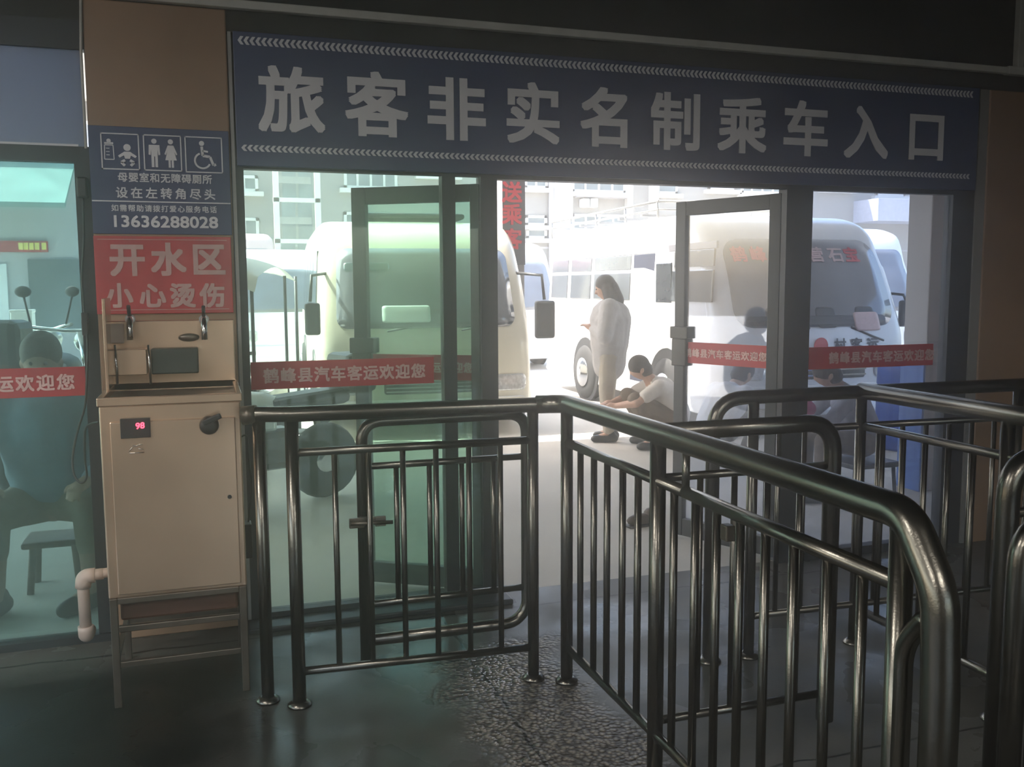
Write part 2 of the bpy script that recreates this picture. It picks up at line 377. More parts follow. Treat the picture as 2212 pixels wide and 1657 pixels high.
struct(MB().box(1.397, 3.08, FY, FY+.07, 2.13, 2.24), 'trim_2', M['frame'])
w3 = empty('window_3', (3.7, FY, 0), kind='structure')
part(MB().box(3.08, 3.25, FY, FY+.08, 0, 2.14).box(4.228, 4.385, FY, FY+.07, 0, 2.24).box(3.08, 4.385, FY, FY+.06, 2.125, 2.24)
     .box(3.25, 4.228, FY-.01, FY+.06, 0, .05), 'frame', M['frame'], w3)
part(MB().box(3.25, 4.228, FY+.025, FY+.037, .05, 2.125), 'pane', M['glass_blue'], w3)
part(MB().box(4.385, 4.45, FY-.012, FY+.03, 0, 2.74), 'edge_strip', M['frame_light'], w3)
st = part(MB().box(3.262, 4.14, FY+.014, FY+.020, 1.115, 1.243), 'red_strip', M['red'], w3)
text(WELCOME, .070, M['letter_pink'], (3.77, FY+.012, 1.178), UX, UZ, 'lettering', st, .03, pitch=.0815)
struct(MB().box(.13, 1.42, FY-.16, FY-.02, 0, .028, .008), 'trim_3', M['frame'])

def door(name, hinge, free, h, gm, strip_x, side):
    hinge, free = Vector((*hinge, 0)), Vector((*free, 0)); d = (free-hinge); W = d.length; d.normalize()
    root = empty(name, hinge, kind='structure'); ang = math.atan2(d.y, d.x)
    rot = Matrix.Rotation(ang, 3, 'Z')
    def bx(mb, x0, x1, y0, y1, z0, z1, b=.004): return mb.box(hinge.x+x0, hinge.x+x1, hinge.y+y0, hinge.y+y1, z0, z1, b, rot, hinge)
    f = MB(); bx(f, 0, .075, -.025, .025, .02, h); bx(f, W-.075, W, -.025, .025, .02, h)
    bx(f, .075, W-.075, -.022, .022, h-.085, h); bx(f, .075, W-.075, -.022, .022, .02, .13)
    part(f, 'door_frame', M['frame'], root)
    part(bx(MB(), .075, W-.075, -.005, .005, .13, h-.085, 0), 'pane', gm, root)
    yy = 1
    s_ = part(bx(MB(), .075, W-.075, yy*.012-.003, yy*.012+.003, 1.12, 1.25, 0), 'red_strip', M['red'], root)
    nrm = Vector((-d.y, d.x, 0))*yy
    ux = d if nrm.y < 0 and d.x > 0 else -d
    ux = Vector((abs(d.x), d.y*(1 if d.x > 0 else -1), 0))
    c = hinge + d*(W/2) + Vector((0, 0, 1.185)); nn = ux.cross(UZ)
    text(WELCOME, .056, M['letter_pink'], c+nn*.0165, ux, UZ, 'lettering', s_, .03, pitch=.062)
    hd = MB(); bx(hd, W-.115, W+.02, -.045, .045, 1.27 if side > 0 else 1.255, 1.345 if side > 0 else 1.335, .006)
    bx(hd, W-.10, W+.01, -.04, .04, 1.10, 1.27, .006)
    part(hd, 'lock_box', M['black'], root)
    return root
door('door_1', (1.35, FY+.05), (.745, 4.90), 2.11, M['glass_green'], 0, -1)
door('door_2', (3.10, FY+.06), (2.80, 5.20), 2.11, M['glass_blue'], 0, 1)

# ------------------------------------------------------------------ entrance sign
sg = empty('entrance_sign', (2.26, FY, 2.15), 'long navy sign board with ten large pale Chinese characters above the doors', 'sign')
part(MB().box(.158, 4.36, FY-.03, FY, 2.15, 2.74, .003), 'sign_panel', M['sign_blue'], sg)
def chev(z, h):
    mb = MB(); x = .178; stp = .0255
    while x < 4.30:
        mb.prism([(0, 0), (.012, h/2), (.026, h/2), (.014, 0), (.026, -h/2), (.012, -h/2)], (0, -.002, 0), (x, FY-.031, z), UX, UZ); x += stp
    return mb
for z, h in ((2.70, .036), (2.229, .028)):
    tag(part(chev(z, h), 'chevron_border', M['letter'], sg), kind='stuff')
SX = [(557, 702), (747, 880), (925, 1047), (1095, 1207), (1250, 1358), (1407, 1510), (1552, 1655), (1692, 1790), (1825, 1920), (1965, 2040)]
for (a, b), ch in zip(SX, '旅客非实名制乘车入口'):
    xc = (onY(a, 240, FY-.03).x+onY(b, 240, FY-.03).x)/2
    text(ch, .305, M['letter'], (xc, FY-.033, 2.452), UX, UZ, 'character', sg, .028, .002)

# ------------------------------------------------------------------ pier signs
PY = FY-.02
ws = empty('toilet_direction_sign', (-.165, PY, 1.84), 'navy sign with baby care, toilet and wheelchair pictograms and a phone number', 'sign')
part(MB().box(-.455, .125, PY-.008, PY, 1.838, 2.30, .002), 'sign_panel', M['sign_blue'], ws)
def P2(x, y): return onY(x, y, PY-.009)
def framebox(mb, a, b, t=.005):
    p, q = P2(*a), P2(*b); y = PY-.009
    mb.box(p.x, q.x, y-.002, y, p.z-t, p.z).box(p.x, q.x, y-.002, y, q.z, q.z+t).box(p.x, p.x+t, y-.002, y, q.z, p.z).box(q.x-t, q.x, y-.002, y, q.z, p.z)
    return (p.x+q.x)/2, (p.z+q.z)/2
def disc(mb, x, z, r, seg=16): mb.prism([(r*math.cos(2*math.pi*k/seg), r*math.sin(2*math.pi*k/seg)) for k in range(seg)], (0, -.002, 0), (x, PY-.009, z), UX, UZ)
def poly(mb, x, z, pts, s=1.0): mb.prism([(a*s, b*s) for a, b in pts], (0, -.002, 0), (x, PY-.009, z), UX, UZ)
def strk(mb, x, z, pts, t):
    for (a, b), (c, d) in zip(pts, pts[1:]):
        L = math.hypot(c-a, d-b); nx, ny = -(d-b)/L*t/2, (c-a)/L*t/2
        poly(mb, x, z, [(a+nx, b+ny), (c+nx, d+ny), (c-nx, d-ny), (a-nx, b-ny)])
mb = MB(); cx, cz = framebox(mb, (216, 286), (303, 368))
bx_ = cx-.045; mb.box(bx_-.018, bx_+.018, PY-.011, PY-.009, cz+.030, cz+.038); disc(mb, bx_, cz+.044, .009)
strk(mb, bx_, cz, [(-.017, .026), (-.019, -.035), (.019, -.035), (.017, .026), (-.017, .026)], .004)
for k in range(3): strk(mb, bx_, cz, [(-.012, .012-k*.014), (.002, .012-k*.014)], .003)
bb = cx+.028; disc(mb, bb, cz+.018, .015)
poly(mb, bb, cz, [(-.012, .0), (.012, .0), (.038, -.018), (.032, -.026), (.014, -.016), (.010, -.030), (-.010, -.030), (-.014, -.016), (-.032, -.026), (-.038, -.018)])
strk(mb, bb, cz, [(-.010, -.036), (-.026, -.046), (-.012, -.060)], .011); strk(mb, bb, cz, [(.010, -.036), (.026, -.046), (.012, -.060)], .011)
part(mb, 'baby_care_pictogram', M['letter'], ws)
mb = MB(); cx, cz = framebox(mb, (308, 290), (394, 371))
for s_, ox in ((0, -.034), (1, .034)):
    disc(mb, cx+ox, cz+.050, .011)
    if not s_:
        poly(mb, cx+ox, cz, [(-.022, .034), (.022, .034), (.024, -.008), (.016, -.010), (.013, .015), (.013, -.062), (.002, -.062), (.002, -.016), (-.002, -.016), (-.002, -.062), (-.013, -.062), (-.013, .015), (-.016, -.010), (-.024, -.008)])
    else:
        poly(mb, cx+ox, cz, [(-.012, .034), (.012, .034), (.027, -.004), (.021, -.008), (.014, .008), (.024, -.030), (.011, -.030), (.011, -.062), (.002, -.062), (.002, -.030), (-.002, -.030), (-.002, -.062), (-.011, -.062), (-.011, -.030), (-.024, -.030), (-.014, .008), (-.021, -.008), (-.027, -.004)])
part(mb, 'man_and_woman_pictogram', M['letter'], ws)
mb = MB(); cx, cz = framebox(mb, (398, 294), (482, 375))
disc(mb, cx-.008, cz+.050, .011)
strk(mb, cx, cz, [(-.008, .036), (-.005, -.004), (.026, -.008), (.040, -.045), (.050, -.040)], .011); strk(mb, cx, cz, [(-.006, .018), (.018, .014)], .008)
arc = [(-.006+.033*math.cos(R(a)), -.026+.033*math.sin(R(a))) for a in range(110, 350, 15)]
strk(mb, cx, cz, arc, .008)
part(mb, 'wheelchair_pictogram', M['letter'], ws)
p, q = P2(200, 436), P2(498, 441); part(MB().box(-.453, .123, PY-.011, PY-.009, q.z, q.z+.005), 'divider_line', M['letter'], ws)
def ctext(s, xa, xb, yc, size, root, m, wid=1.0, bold=.02, name='lettering'):
    a, b = P2(xa, yc), P2(xb, yc); n = len(s); pt = (b.x-a.x-size)/(n-1) if n > 1 and not s.isdigit() else None
    return text(s, size, m, ((a.x+b.x)/2, PY-.0105, (a.z+b.z)/2), UX, UZ, name, root, bold, .001, pitch=pt, wid=wid)
ctext('母婴室和无障碍厕所', 250, 462, 385, .042, ws, M['letter'])
ctext('设在左转角尽头', 232, 482, 418, .050, ws, M['letter'])
ctext('如需帮助请拨打爱心服务电话', 230, 478, 451, .031, ws, M['letter'])
ctext('13636288028', 228, 488, 478, .070, ws, M['letter'], 1.17, .025, 'phone_number')

rs = empty('hot_water_warning_sign', (-.165, PY, 1.49), 'red warning sign in clear plastic film above the water dispenser', 'sign')
part(MB().box(-.455, .118, PY-.014, PY-.002, 1.487, 1.828, .002), 'sign_panel', M['red_sign'], rs)
def rt(ch, x, y, s):
    p = onY(x, y, PY-.015); text(ch, s, M['letter_pink'], (p.x, PY-.0165, p.z), UX, UZ, 'character', rs, .035, .001)
for ch, x in zip('开水区', (275, 364, 452)): rt(ch, x, 560, .150)
for ch, x in zip('小心烫伤', (258, 330, 395, 458)): rt(ch, x, 638, .112)
for z in (1.812, 1.503): part(MB().box(-.44, .10, PY-.016, PY-.0145, z, z+.003), 'border_line', M['letter_pink'], rs)
fm = MB()
nx_ = 14; nz_ = 9; vs = [[fm.bm.verts.new((-.452+.565*i/nx_, PY-.024-.006*random.random(), 1.492+.33*j/nz_)) for i in range(nx_+1)] for j in range(nz_+1)]
for j in range(nz_):
    for i in range(nx_): fm.bm.faces.new((vs[j][i], vs[j][i+1], vs[j+1][i+1], vs[j+1][i])).smooth = True
o = part(fm, 'plastic_film', M['glass_clear'], rs)

# ------------------------------------------------------------------ water dispenser
D0, D1, DX0, DX1 = 3.70, 4.22, -.392, .112
wd = empty('water_dispenser', (-.14, 3.95, 0), 'stainless steel hot water dispenser on legs below the red warning sign', 'dispenser')
part(MB().box(DX0, DX1, D0+.004, D1, .43, 1.165, .006), 'cabinet', M['steel_sheet'], wd)
dp = part(MB().box(DX0+.035, DX1-.022, D0-.008, D0+.006, .445, 1.105, .004), 'door_panel', M['steel_sheet'], wd)
# basin rim and tray
part(MB().box(DX0-.006, DX1+.006, D0-.004, D0+.02, 1.165, 1.196, .003).box(DX0-.006, DX0+.015, D0+.018, D1, 1.165, 1.196, .003)
     .box(DX1-.015, DX1+.006, D0+.018, D1, 1.165, 1.196, .003).box(DX0, DX1, D1-.02, D1, 1.165, 1.20), 'basin_rim', M['steel_sheet'], wd)
part(MB().box(DX0+.015, DX1-.015, D0+.02, D1-.02, 1.160, 1.170), 'drip_tray', M['steel_dark'], wd)
part(MB().box(DX0, DX1, D1-.02, D1+.04, 1.17, onY(350, 692, D1).z, .004).box(DX0, DX0+.012, D0+.30, D1, 1.196, 1.56, .002), 'backsplash', M['steel_sheet'], wd)
def DF(x, y): return onY(x, y, D0-.009)
a, b = DF(259, 905), DF(326, 944)
dsp = part(MB().box(a.x, b.x, D0-.018, D0-.006, b.z, a.z, .002), 'temperature_display', M['black'], wd)
c_ = DF(303, 918); text('98', .032, M['led'], (c_.x, D0-.0195, c_.z), Vector((1, 0, .08)), UZ, 'digits', dsp, .02, .001)
c_ = DF(452, 918)
kn = part(MB().lathe([(.034, 0), (.036, -.012), (.030, -.026), (.012, -.030)], (c_.x, D0-.008, c_.z), 24, 'Y')
          .box(c_.x-.018, c_.x+.055, D0-.042, D0-.03, c_.z+.008, c_.z+.030, .005, Matrix.Rotation(R(-22), 3, 'Y'), (c_.x, D0-.03, c_.z)), 'drain_knob', M['black'], wd)
c_ = DF(293, 967); lg = MB(); y_ = D0-.009
for pts in ([(-.025, -.016), (-.006, .010), (.0, .004)], [(.0, .004), (.012, .012), (.024, .010)], [(.010, -.004), (.026, -.008)], [(-.022, -.020), (.028, -.020)]):
    for (u0, v0), (u1, v1) in zip(pts, pts[1:]): lg.tube([(c_.x+u0, y_, c_.z+v0), (c_.x+u1, y_, c_.z+v1)], .0017, 6)
put(lg.build('maker_mark', M['chrome']), wd)
c_ = DF(496, 1073); part(MB().lathe([(.008, 0), (.008, -.006)], (c_.x, D0-.008, c_.z), 12, 'Y'), 'door_lock', M['black'], wd)
# legs and rails of the stand
for x0 in (DX0+.002, DX1-.03):
    for y0 in (D0, D1-.03): part(MB().box(x0, x0+.028, y0, y0+.028, 0, .43, .003), 'leg', M['steel_dark'], wd)
for z in (.42, .31, .17):
    part(MB().box(DX0+.03, DX1-.03, D0+.002, D0+.024, z-.014, z+.010, .003), 'stretcher', M['steel_dark'], wd)
part(MB().box(DX0+.03, DX1-.03, D1-.03, D1-.01, .16, .18).box(DX0+.004, DX0+.022, D0+.03, D1-.03, .16, .18), 'stretcher', M['steel_dark'], wd)
part(MB().box(DX0+.034, DX1-.034, D0+.05, D0+.4, .325, .425, .01), 'base_box', mat('reddish undertray', (.06, .022, .012), .6), wd)
a, b = onY(531, 1128, D0+.1), onY(548, 1200, D0+.1)
part(MB().box(DX1, DX1+.028, D0+.06, D0+.13, b.z, a.z, .004), 'side_switch_box', M['black'], wd)
part(MB().tube(smooth([Vector((DX1-.002, D0+.2, .99)), Vector((DX1+.025, D0+.19, .995)), Vector((DX1+.03, D0+.17, .9)), Vector((DX1+.034, D0+.12, .80)), Vector((DX1+.016, D0+.10, a.z-.01))]), .004, 8), 'side_cable', M['cable'], wd)
# taps, cup holder and splash box on the backsplash
def TB(x, y, Y=D1-.025): return onY(x, y, Y)
for x in (281, 441):
    q = TB(x, 705, D1-.06)
    t = part(MB().tube([(q.x, D1-.02, q.z+.03), (q.x, D1-.07, q.z+.03), (q.x, D1-.09, q.z), (q.x, D1-.09, q.z-.055)], .013, 12, .03)
             .lathe([(.020, -.012), (.022, 0), (.020, .012)], (q.x, D1-.03, q.z+.03), 16, 'Y'), 'tap', M['chrome'], wd)
    part(MB().tube([(q.x, D1-.07, q.z+.045), (q.x, D1-.10, q.z+.085)], .008, 10), 'tap_lever', M['black'], wd)
a, b = TB(325, 754, D1-.10), TB(430, 806, D1-.10)
part(MB().box(a.x, b.x, D1-.10, D1-.02, b.z, a.z, .006), 'splash_box', M['tray'], wd)
a, b = TB(226, 756, D1-.14), TB(318, 810, D1-.14)
ch = part(MB().box(a.x, b.x, D1-.14, D1-.03, b.z, a.z, .004), 'cup_holder', M['steel_sheet'], wd)
for x in (250, 322):
    q, r_ = TB(x-2, 745, D1-.15), TB(x+4, 830, D1-.15); part(MB().tube([q, r_], .005, 8), 'holder_rod', M['chrome'], wd)
a, b = TB(222, 700, D1-.05), TB(268, 742, D1-.05); part(MB().box(a.x, b.x, D1-.05, D1-.02, b.z, a.z, .004), 'notice_plate', M['pvc'], wd)
c_ = TB(408, 729, D1-.03); part(MB().ball((c_.x, D1-.025, c_.z), .045, 2, (1, .25, .4)), 'cup_dent', M['steel_dark'], wd)

# drain pipe
dpipe = empty('drain_pipe', (-.45, 3.9, 0), 'stained white plastic drain pipe with two elbows at the foot of the dispenser', 'pipe')
def dq(x, y): return onY(x, y, 3.86)
pp = [Vector((DX0-.03, 3.86, dq(236, 1238).z)), dq(178, 1245), dq(186, 1368)]
part(MB().tube([pp[0], pp[1], pp[2]], .022, 16, .035), 'pipe_run', M['pvc'], dpipe)
part(MB().tube([pp[1]+Vector((.045, 0, 0)), pp[1]+Vector((.004, 0, 0)), pp[1]+Vector((0, 0, -.045))], .029, 16, .035), 'elbow', M['pvc'], dpipe)
part(MB().tube([pp[2]+Vector((0, 0, .03)), pp[2]+Vector((0, 0, -.01)), pp[2]+Vector((0, .07, -.012))], .029, 16, .02), 'elbow', M['pvc'], dpipe)
part(MB().tube([pp[0]+Vector((-.03, 0, 0)), Vector((DX0-.003, 3.86, pp[0].z+.004))], .019, 16), 'outlet_stub', M['pvc'], dpipe)

# power adaptor and its lead
ad = empty('power_adaptor', (-.48, FY, 1.9), 'black power adaptor on the window frame with a long drooping cable', 'adaptor')
a, b = onY(165, 382, FY-.03), onY(191, 428, FY-.03)
part(MB().box(a.x, b.x, FY-.05, FY-.001, b.z, a.z, .008), 'adaptor_body', M['black'], ad)
cp = [onY(x, y, Y) for x, y, Y in ((179, 428, FY-.03), (181, 520, FY-.03), (177, 600, FY-.03), (183, 680, FY-.04), (189, 745, FY-.06), (187, 830, FY-.1), (183, 880, FY-.15), (168, 930, FY-.2),
      (157, 985, FY-.25), (160, 1025, FY-.28), (175, 1043, FY-.3), (187, 1030, FY-.3), (183, 985, FY-.3), (184, 930, FY-.32), (198, 915, FY-.36), (214, 912, FY-.42))]
part(MB().tube(smooth(cp), .0048, 8), 'cable', M['cable'], ad)
b2 = onY(184, 700, FY-.04)
part(MB().box(b2.x-.014, b2.x+.014, FY-.055, FY-.02, b2.z-.05, b2.z+.05, .005), 'inline_switch', M['black'], ad)

# ------------------------------------------------------------------ steel queue barriers
RT = 1.125
def flange(x, y, r=.046): return MB().lathe([(r, 0), (r, .008), (r*.72, .018), (r*.6, .022)], (x, y, 0), 20)
def post(x, y, z1, root, r=.0235, name='post'):
    p = part(MB().tube([(x, y, .0), (x, y, z1)], r, 16), name, M['steel'], root)
    f = flange(x, y).build('base_flange', M['steel']); put(f, root); f.parent = p; return p
def bars(pts, z0, z1, root, r=.0115):
    for x, y in pts: part(MB().tube([(x, y, z0), (x, y, z1)], r, 10), 'baluster', M['steel'], root)

# A: fixed panel and rail along the facade
P1, Pq, P3, P4 = (.172, 3.58), (.285, 3.51), (1.217, 3.44), (1.335, 3.37)
fa = empty('queue_barrier', (.75, 3.5, 0), 'L-shaped barrier from beside the dispenser round the corner towards the camera, with rounded end', 'barrier', 'stainless queue barriers')
part(MB().tube([(.12, 3.60, RT-.005), (.172, 3.58, RT), (.285, 3.54, RT), (1.217, 3.44, RT+.006), (1.30, 3.43, RT+.008)], .030, 18), 'top_rail', M['steel'], fa)
part(MB().lathe([(.034, 0), (.034, .05), (.02, .06)], (0, 0, 0), 18, 'X').mesh('x') and MB().tube([(.115, 3.602, RT-.005), (.165, 3.585, RT)], .036, 18), 'rail_end_cap', M['steel_dark'], fa)
for x, y, r in ((*P1, .024), (.285, 3.50, .0255), (*P3, .0225)): post(x, y, RT-.02, fa, r)
part(MB().tube([(.285, 3.50, .985), (1.217, 3.44, .99)], .016, 12), 'sub_rail', M['steel'], fa)
part(MB().tube([(.285, 3.50, .135), (1.217, 3.44, .135)], .016, 12), 'bottom_rail', M['steel'], fa)
bars([(x, 3.50-(x-.285)/.932*.06) for x in (.439, .567, .697, .826, .956, 1.083)], .135, .985, fa, .0115)

# hoop gate hung behind that panel
ga = empty('hoop_gate', (.9, 3.58, 0), 'small steel hoop gate swung shut behind the barrier beside the dispenser', 'gate', 'stainless hoop gates')
GY = 3.60
part(MB().tube([(.560, GY, .10), (.560, GY, 1.075), (1.245, GY, 1.075), (1.245, GY, .24), (1.19, GY, .185), (.565, GY, .185)], .0235, 16, .085), 'hoop_frame', M['steel'], ga)
part(MB().tube([(.565, GY, .895), (1.245, GY, .895)], .014, 12), 'sub_rail', M['steel'], ga)
part(MB().tube([(.565, GY, .335), (1.245, GY, .335)], .014, 12), 'bottom_rail', M['steel'], ga)
bars([(x, GY) for x in (.695, .83, .965, 1.10)], .335, .895, ga, .011)
for x0, x1 in ((.497, .555), (.597, .64)): part(MB().box(x0, x1, GY-.06, GY-.045, .665, .705, .003), 'latch_plate', M['steel_dark'], ga)
part(MB().tube([(.50, GY-.066, .687), (.665, GY-.066, .68)], .008, 10), 'latch_bolt', M['steel_dark'], ga)
part(MB().box(.54, .60, GY-.05, GY-.015, .672, .70, .003), 'latch_clamp', M['steel_dark'], ga)

# B: long barrier running from the glass front towards the camera
fb = fa
BX = 1.34
part(MB().tube([(1.235, 3.445, RT+.006), (1.335, 3.38, RT+.012), (BX, 2.0, RT+.012), (BX, 1.50, RT+.010), (BX, 1.405, .995), (BX, 1.395, .80), (BX, 1.395, 0)], .0365, 22, .05), 'top_rail', M['steel'], fb)
put(flange(BX, 1.395, .06).build('base_flange', M['steel']), fb)
post(1.335, 3.37, RT-.01, fb, .0245)
post(BX, 2.60, RT-.01, fb, .026); post(BX, 1.515, RT-.01, fb, .025)
part(MB().tube([(1.335, 3.37, .985), (BX, 2.42, .985)], .018, 14), 'sub_rail', M['steel'], fb)
part(MB().tube([(BX, 2.42, .985), (BX, 1.515, .985)], .020, 14), 'sub_rail', M['steel'], fb)
part(MB().tube([(BX, 2.42, .97), (BX, 2.42, RT-.01)], .012, 10), 'rail_spacer', M['steel'], fb)
part(MB().tube([(1.335, 3.37, .145), (BX, 1.515, .145)], .017, 12), 'bottom_rail', M['steel'], fb)
bars([(BX, y) for y in (3.24, 3.11, 2.99, 2.86, 2.74, 2.49, 2.36, 2.24, 2.12, 2.0, 1.88, 1.75, 1.63)], .145, .985, fb, .0125)
part(MB().box(BX-.014, BX+.014, 2.165, 2.20, .90, .945, .004), 'latch_lug', M['steel_dark'], fb)
# low hoop on its end post
part(MB().tube([(BX+.0, 1.50, 0), (BX, 1.50, .86), (BX, 1.445, .93), (BX, 1.43, .935)], .021, 16, .05), 'low_hoop', M['steel'], fb)

# C: gate swung across the first lane
def gate(y, x0, x1, root, rt=1.12, low=.17, n=4, hr=.028, leg=0.0, left=False):
    if left: pts = [(x1, y, rt), (x0, y, rt), (x0, y, leg)]
    else: pts = [(x0, y, rt), (x1, y, rt), (x1, y, leg)]
    part(MB().tube(pts, hr, 18, .11), 'hoop_frame', M['steel'], root)
    part(MB().tube([(x0, y, rt-.15), (x1, y, rt-.15)], .014, 12), 'sub_rail', M['steel'], root)
    part(MB().tube([(x0, y, low), (x1, y, low)], .014, 12), 'bottom_rail', M['steel'], root)
    bars([(x0+(x1-x0)*(k+1)/(n+1), y) for k in range(n)], low, rt-.15, root, .011)
gc = empty('hoop_gate', (1.7, 2.65, 0), 'steel hoop gate swung open across the lane, hung on the long barrier', 'gate', 'stainless hoop gates')
gate(2.65, 1.392, 2.035, gc, 1.13, .16, 4, .030, .06)

# D: cross barrier further right, parallel to the glass front
fd = empty('queue_barrier', (3.4, 3.33, 0), 'T-shaped steel barrier before the right window, its lane rail branching towards the right edge', 'barrier', 'stainless queue barriers')
part(MB().tube([(1.985, 3.36, 0), (1.985, 3.36, 1.13), (2.7, 3.33, 1.135), (5.6, 3.24, 1.135)], .030, 18, .14), 'top_rail', M['steel'], fd)
put(flange(1.985, 3.36, .05).build('base_flange', M['steel']), fd)
for x in (2.17, 2.70, 3.55, 4.45, 5.4): post(x, 3.355-(x-2)*.033, 1.12, fd, .0235)
part(MB().tube([(2.17, 3.35, .985), (5.4, 3.245, .985)], .015, 12), 'sub_rail', M['steel'], fd)
part(MB().tube([(2.17, 3.35, .18), (5.4, 3.245, .18)], .015, 12), 'bottom_rail', M['steel'], fd)
bars([(2.17+.125*k, 3.35-(.125*k)*.033) for k in range(1, 26) if abs(2.17+.125*k-2.7) > .05 and abs(2.17+.125*k-3.55) > .04 and abs(2.17+.125*k-4.45) > .04], .18, .985, fd, .011)

# E: lane barrier towards the camera on the right
fe = fd
part(MB().tube([(2.70, 3.34, 1.138), (2.70, 2.2, 1.138), (2.70, 1.75, 1.138), (2.70, 1.62, .98), (2.70, 1.62, 0)], .035, 20, .06), 'top_rail', M['steel'], fe)
put(flange(2.70, 1.62, .055).build('base_flange', M['steel']), fe)
post(2.70, 2.55, 1.12, fe, .025); post(2.70, 1.78, 1.12, fe, .025)
part(MB().tube([(2.70, 3.30, .985), (2.70, 1.78, .985)], .018, 12), 'sub_rail', M['steel'], fe)
part(MB().tube([(2.70, 3.30, .165), (2.70, 1.78, .165)], .018, 12), 'bottom_rail', M['steel'], fe)
bars([(2.70, 3.19-.122*k) for k in range(12) if abs(3.19-.122*k-2.55) > .04], .165, .985, fe, .012)
# F, G: hoop gates hung on it, one standing across the lane, one nearer
gf = empty('hoop_gate', (2.35, 1.93, 0), 'tall steel hoop gate at the right edge, behind the rounded barrier end', 'gate', 'stainless hoop gates')
gate(1.93, 2.055, 2.655, gf, 1.125, .16, 4, .031, .06, True)
gg = empty('hoop_gate', (2.1, 1.75, 0), 'lower steel hoop gate at the far right edge, nearest the camera', 'gate', 'stainless hoop gates')
gate(1.70, 1.855, 2.655, gg, 1.02, .16, 5, .028, .06, True)

# dim counter at the right wall
ct = empty('service_counter', (5.6, 4.0, 0), 'dark counter with a pinkish edge against the tan wall behind the right barriers', 'counter')
part(MB().box(4.95, 7.4, 3.75, FY-.08, 0, 1.10, .01), 'counter_body', M['black'], ct)
part(MB().box(4.90, 7.4, 3.70, FY-.08, 1.10, 1.13, .008), 'counter_top', mat('grey counter top', (.22, .20, .2), .4), ct)
part(MB().box(4.95, 7.4, FY-.12, FY-.08, 1.13, 1.27, .006), 'counter_rail', mat('faded red rail', (.30, .12, .11), .5), ct)

# fill lamps added out of view behind the camera to brighten the hall
for i, (x, y) in enumerate(((-2.2, -1.2), (1.2, -2.2), (-2.6, 1.4))):
    lp = empty('fill_lamp', (x, y, 3.28), 'added fill lamp under the hall ceiling, out of view', 'lamp', 'added fill lamps of the hall')
    part(MB().box(x-.62, x+.62, y-.09, y+.09, 3.25, 3.30, .01), 'lamp_body', M['whitep'], lp)
    part(MB().tube([(x-.58, y, 3.225), (x+.58, y, 3.225)], .02, 10), 'lamp_tube', M['lamp'], lp)
    L = bpy.data.lights.new('fill_light', 'AREA'); L.shape = 'RECTANGLE'; L.size = 1.2; L.size_y = .15; L.energy = FILL_LAMP_W; L.color = (1, .95, .88)
    lo = bpy.data.objects.new('fill_light', L); C.objects.link(lo); lo.location = (x, y, 3.2)
#OUTSIDE#
M['panel_grey'] = mat('grey sign board', (.13, .13, .14), .5, 0, .08, 3)
# ------------------------------------------------------------------ yard, porch, pillars
struct(MB().box(-40, 60, 4.52, 45, -.2, 0), 'ground', M['concrete'])
struct(MB().box(-7, 10, FY+.22, 10.1, 3.38, 3.5).box(-7, 10, 9.9, 10.1, 3.2, 3.5), 'porch_roof', M['porch'])
a, b = onY(1084, 500, 10.5), onY(1133, 500, 10.5)
pl = empty('porch_pillar', ((a.x+b.x)/2, 10.5, 0), 'grey pillar with a vertical red lettered strip between the two nearest buses', 'pillar')
part(MB().box(a.x, b.x, 10.5, 10.5+(b.x-a.x), 0, 4.2, .01), 'shaft', M['pillar'], pl)
t_ = onY(1100, 383, 10.5); bt = onY(1100, 572, 10.5)
bd = part(MB().box(a.x-.0, b.x+.0, 10.47, 10.5, bt.z, t_.z, .004), 'sign_board', M['panel_grey'], pl)
for ch, y in zip('送乘客', (415, 463, 516)):
    q = onY(1106, y, 10.465); text(ch, .25, M['letter_red'], (q.x, 10.462, q.z), UX, UZ, 'character', bd, .03, .003)
xc = onY(2008, 600, 5.7).x; yb = onX(1957, 600, xc).y
struct(MB().box(xc, xc+1.1, 5.7, yb, 0, 3.38, .01), 'trim_4', M['palewall'])
dz = onX(1985, 770, xc).z
dado = empty('blue_board', (xc, (5.7+yb)/2, 0), 'pale blue painted board on the side of the porch pier by the right window', 'board')
part(MB().box(xc-.02, xc-.001, 5.7, yb, 0, dz, .003), 'board_face', M['bluewall'], dado)
q = onY(1950, 900, 7.3); bn = empty('plastic_drum', (q.x, q.y, 0), 'deep blue plastic drum standing beside the porch pier', 'drum')
part(MB().lathe([(.20, 0), (.24, .03), (.25, .25), (.235, .27), (.25, .29), (.25, .60), (.235, .62), (.25, .64), (.24, .92), (.20, .96)], (q.x, q.y, 0), 28), 'drum_body', M['bluebin'], bn)
part(MB().lathe([(.21, .955), (.21, .985), (.19, .99)], (q.x, q.y, 0), 28), 'lid', M['bluebin'], bn)

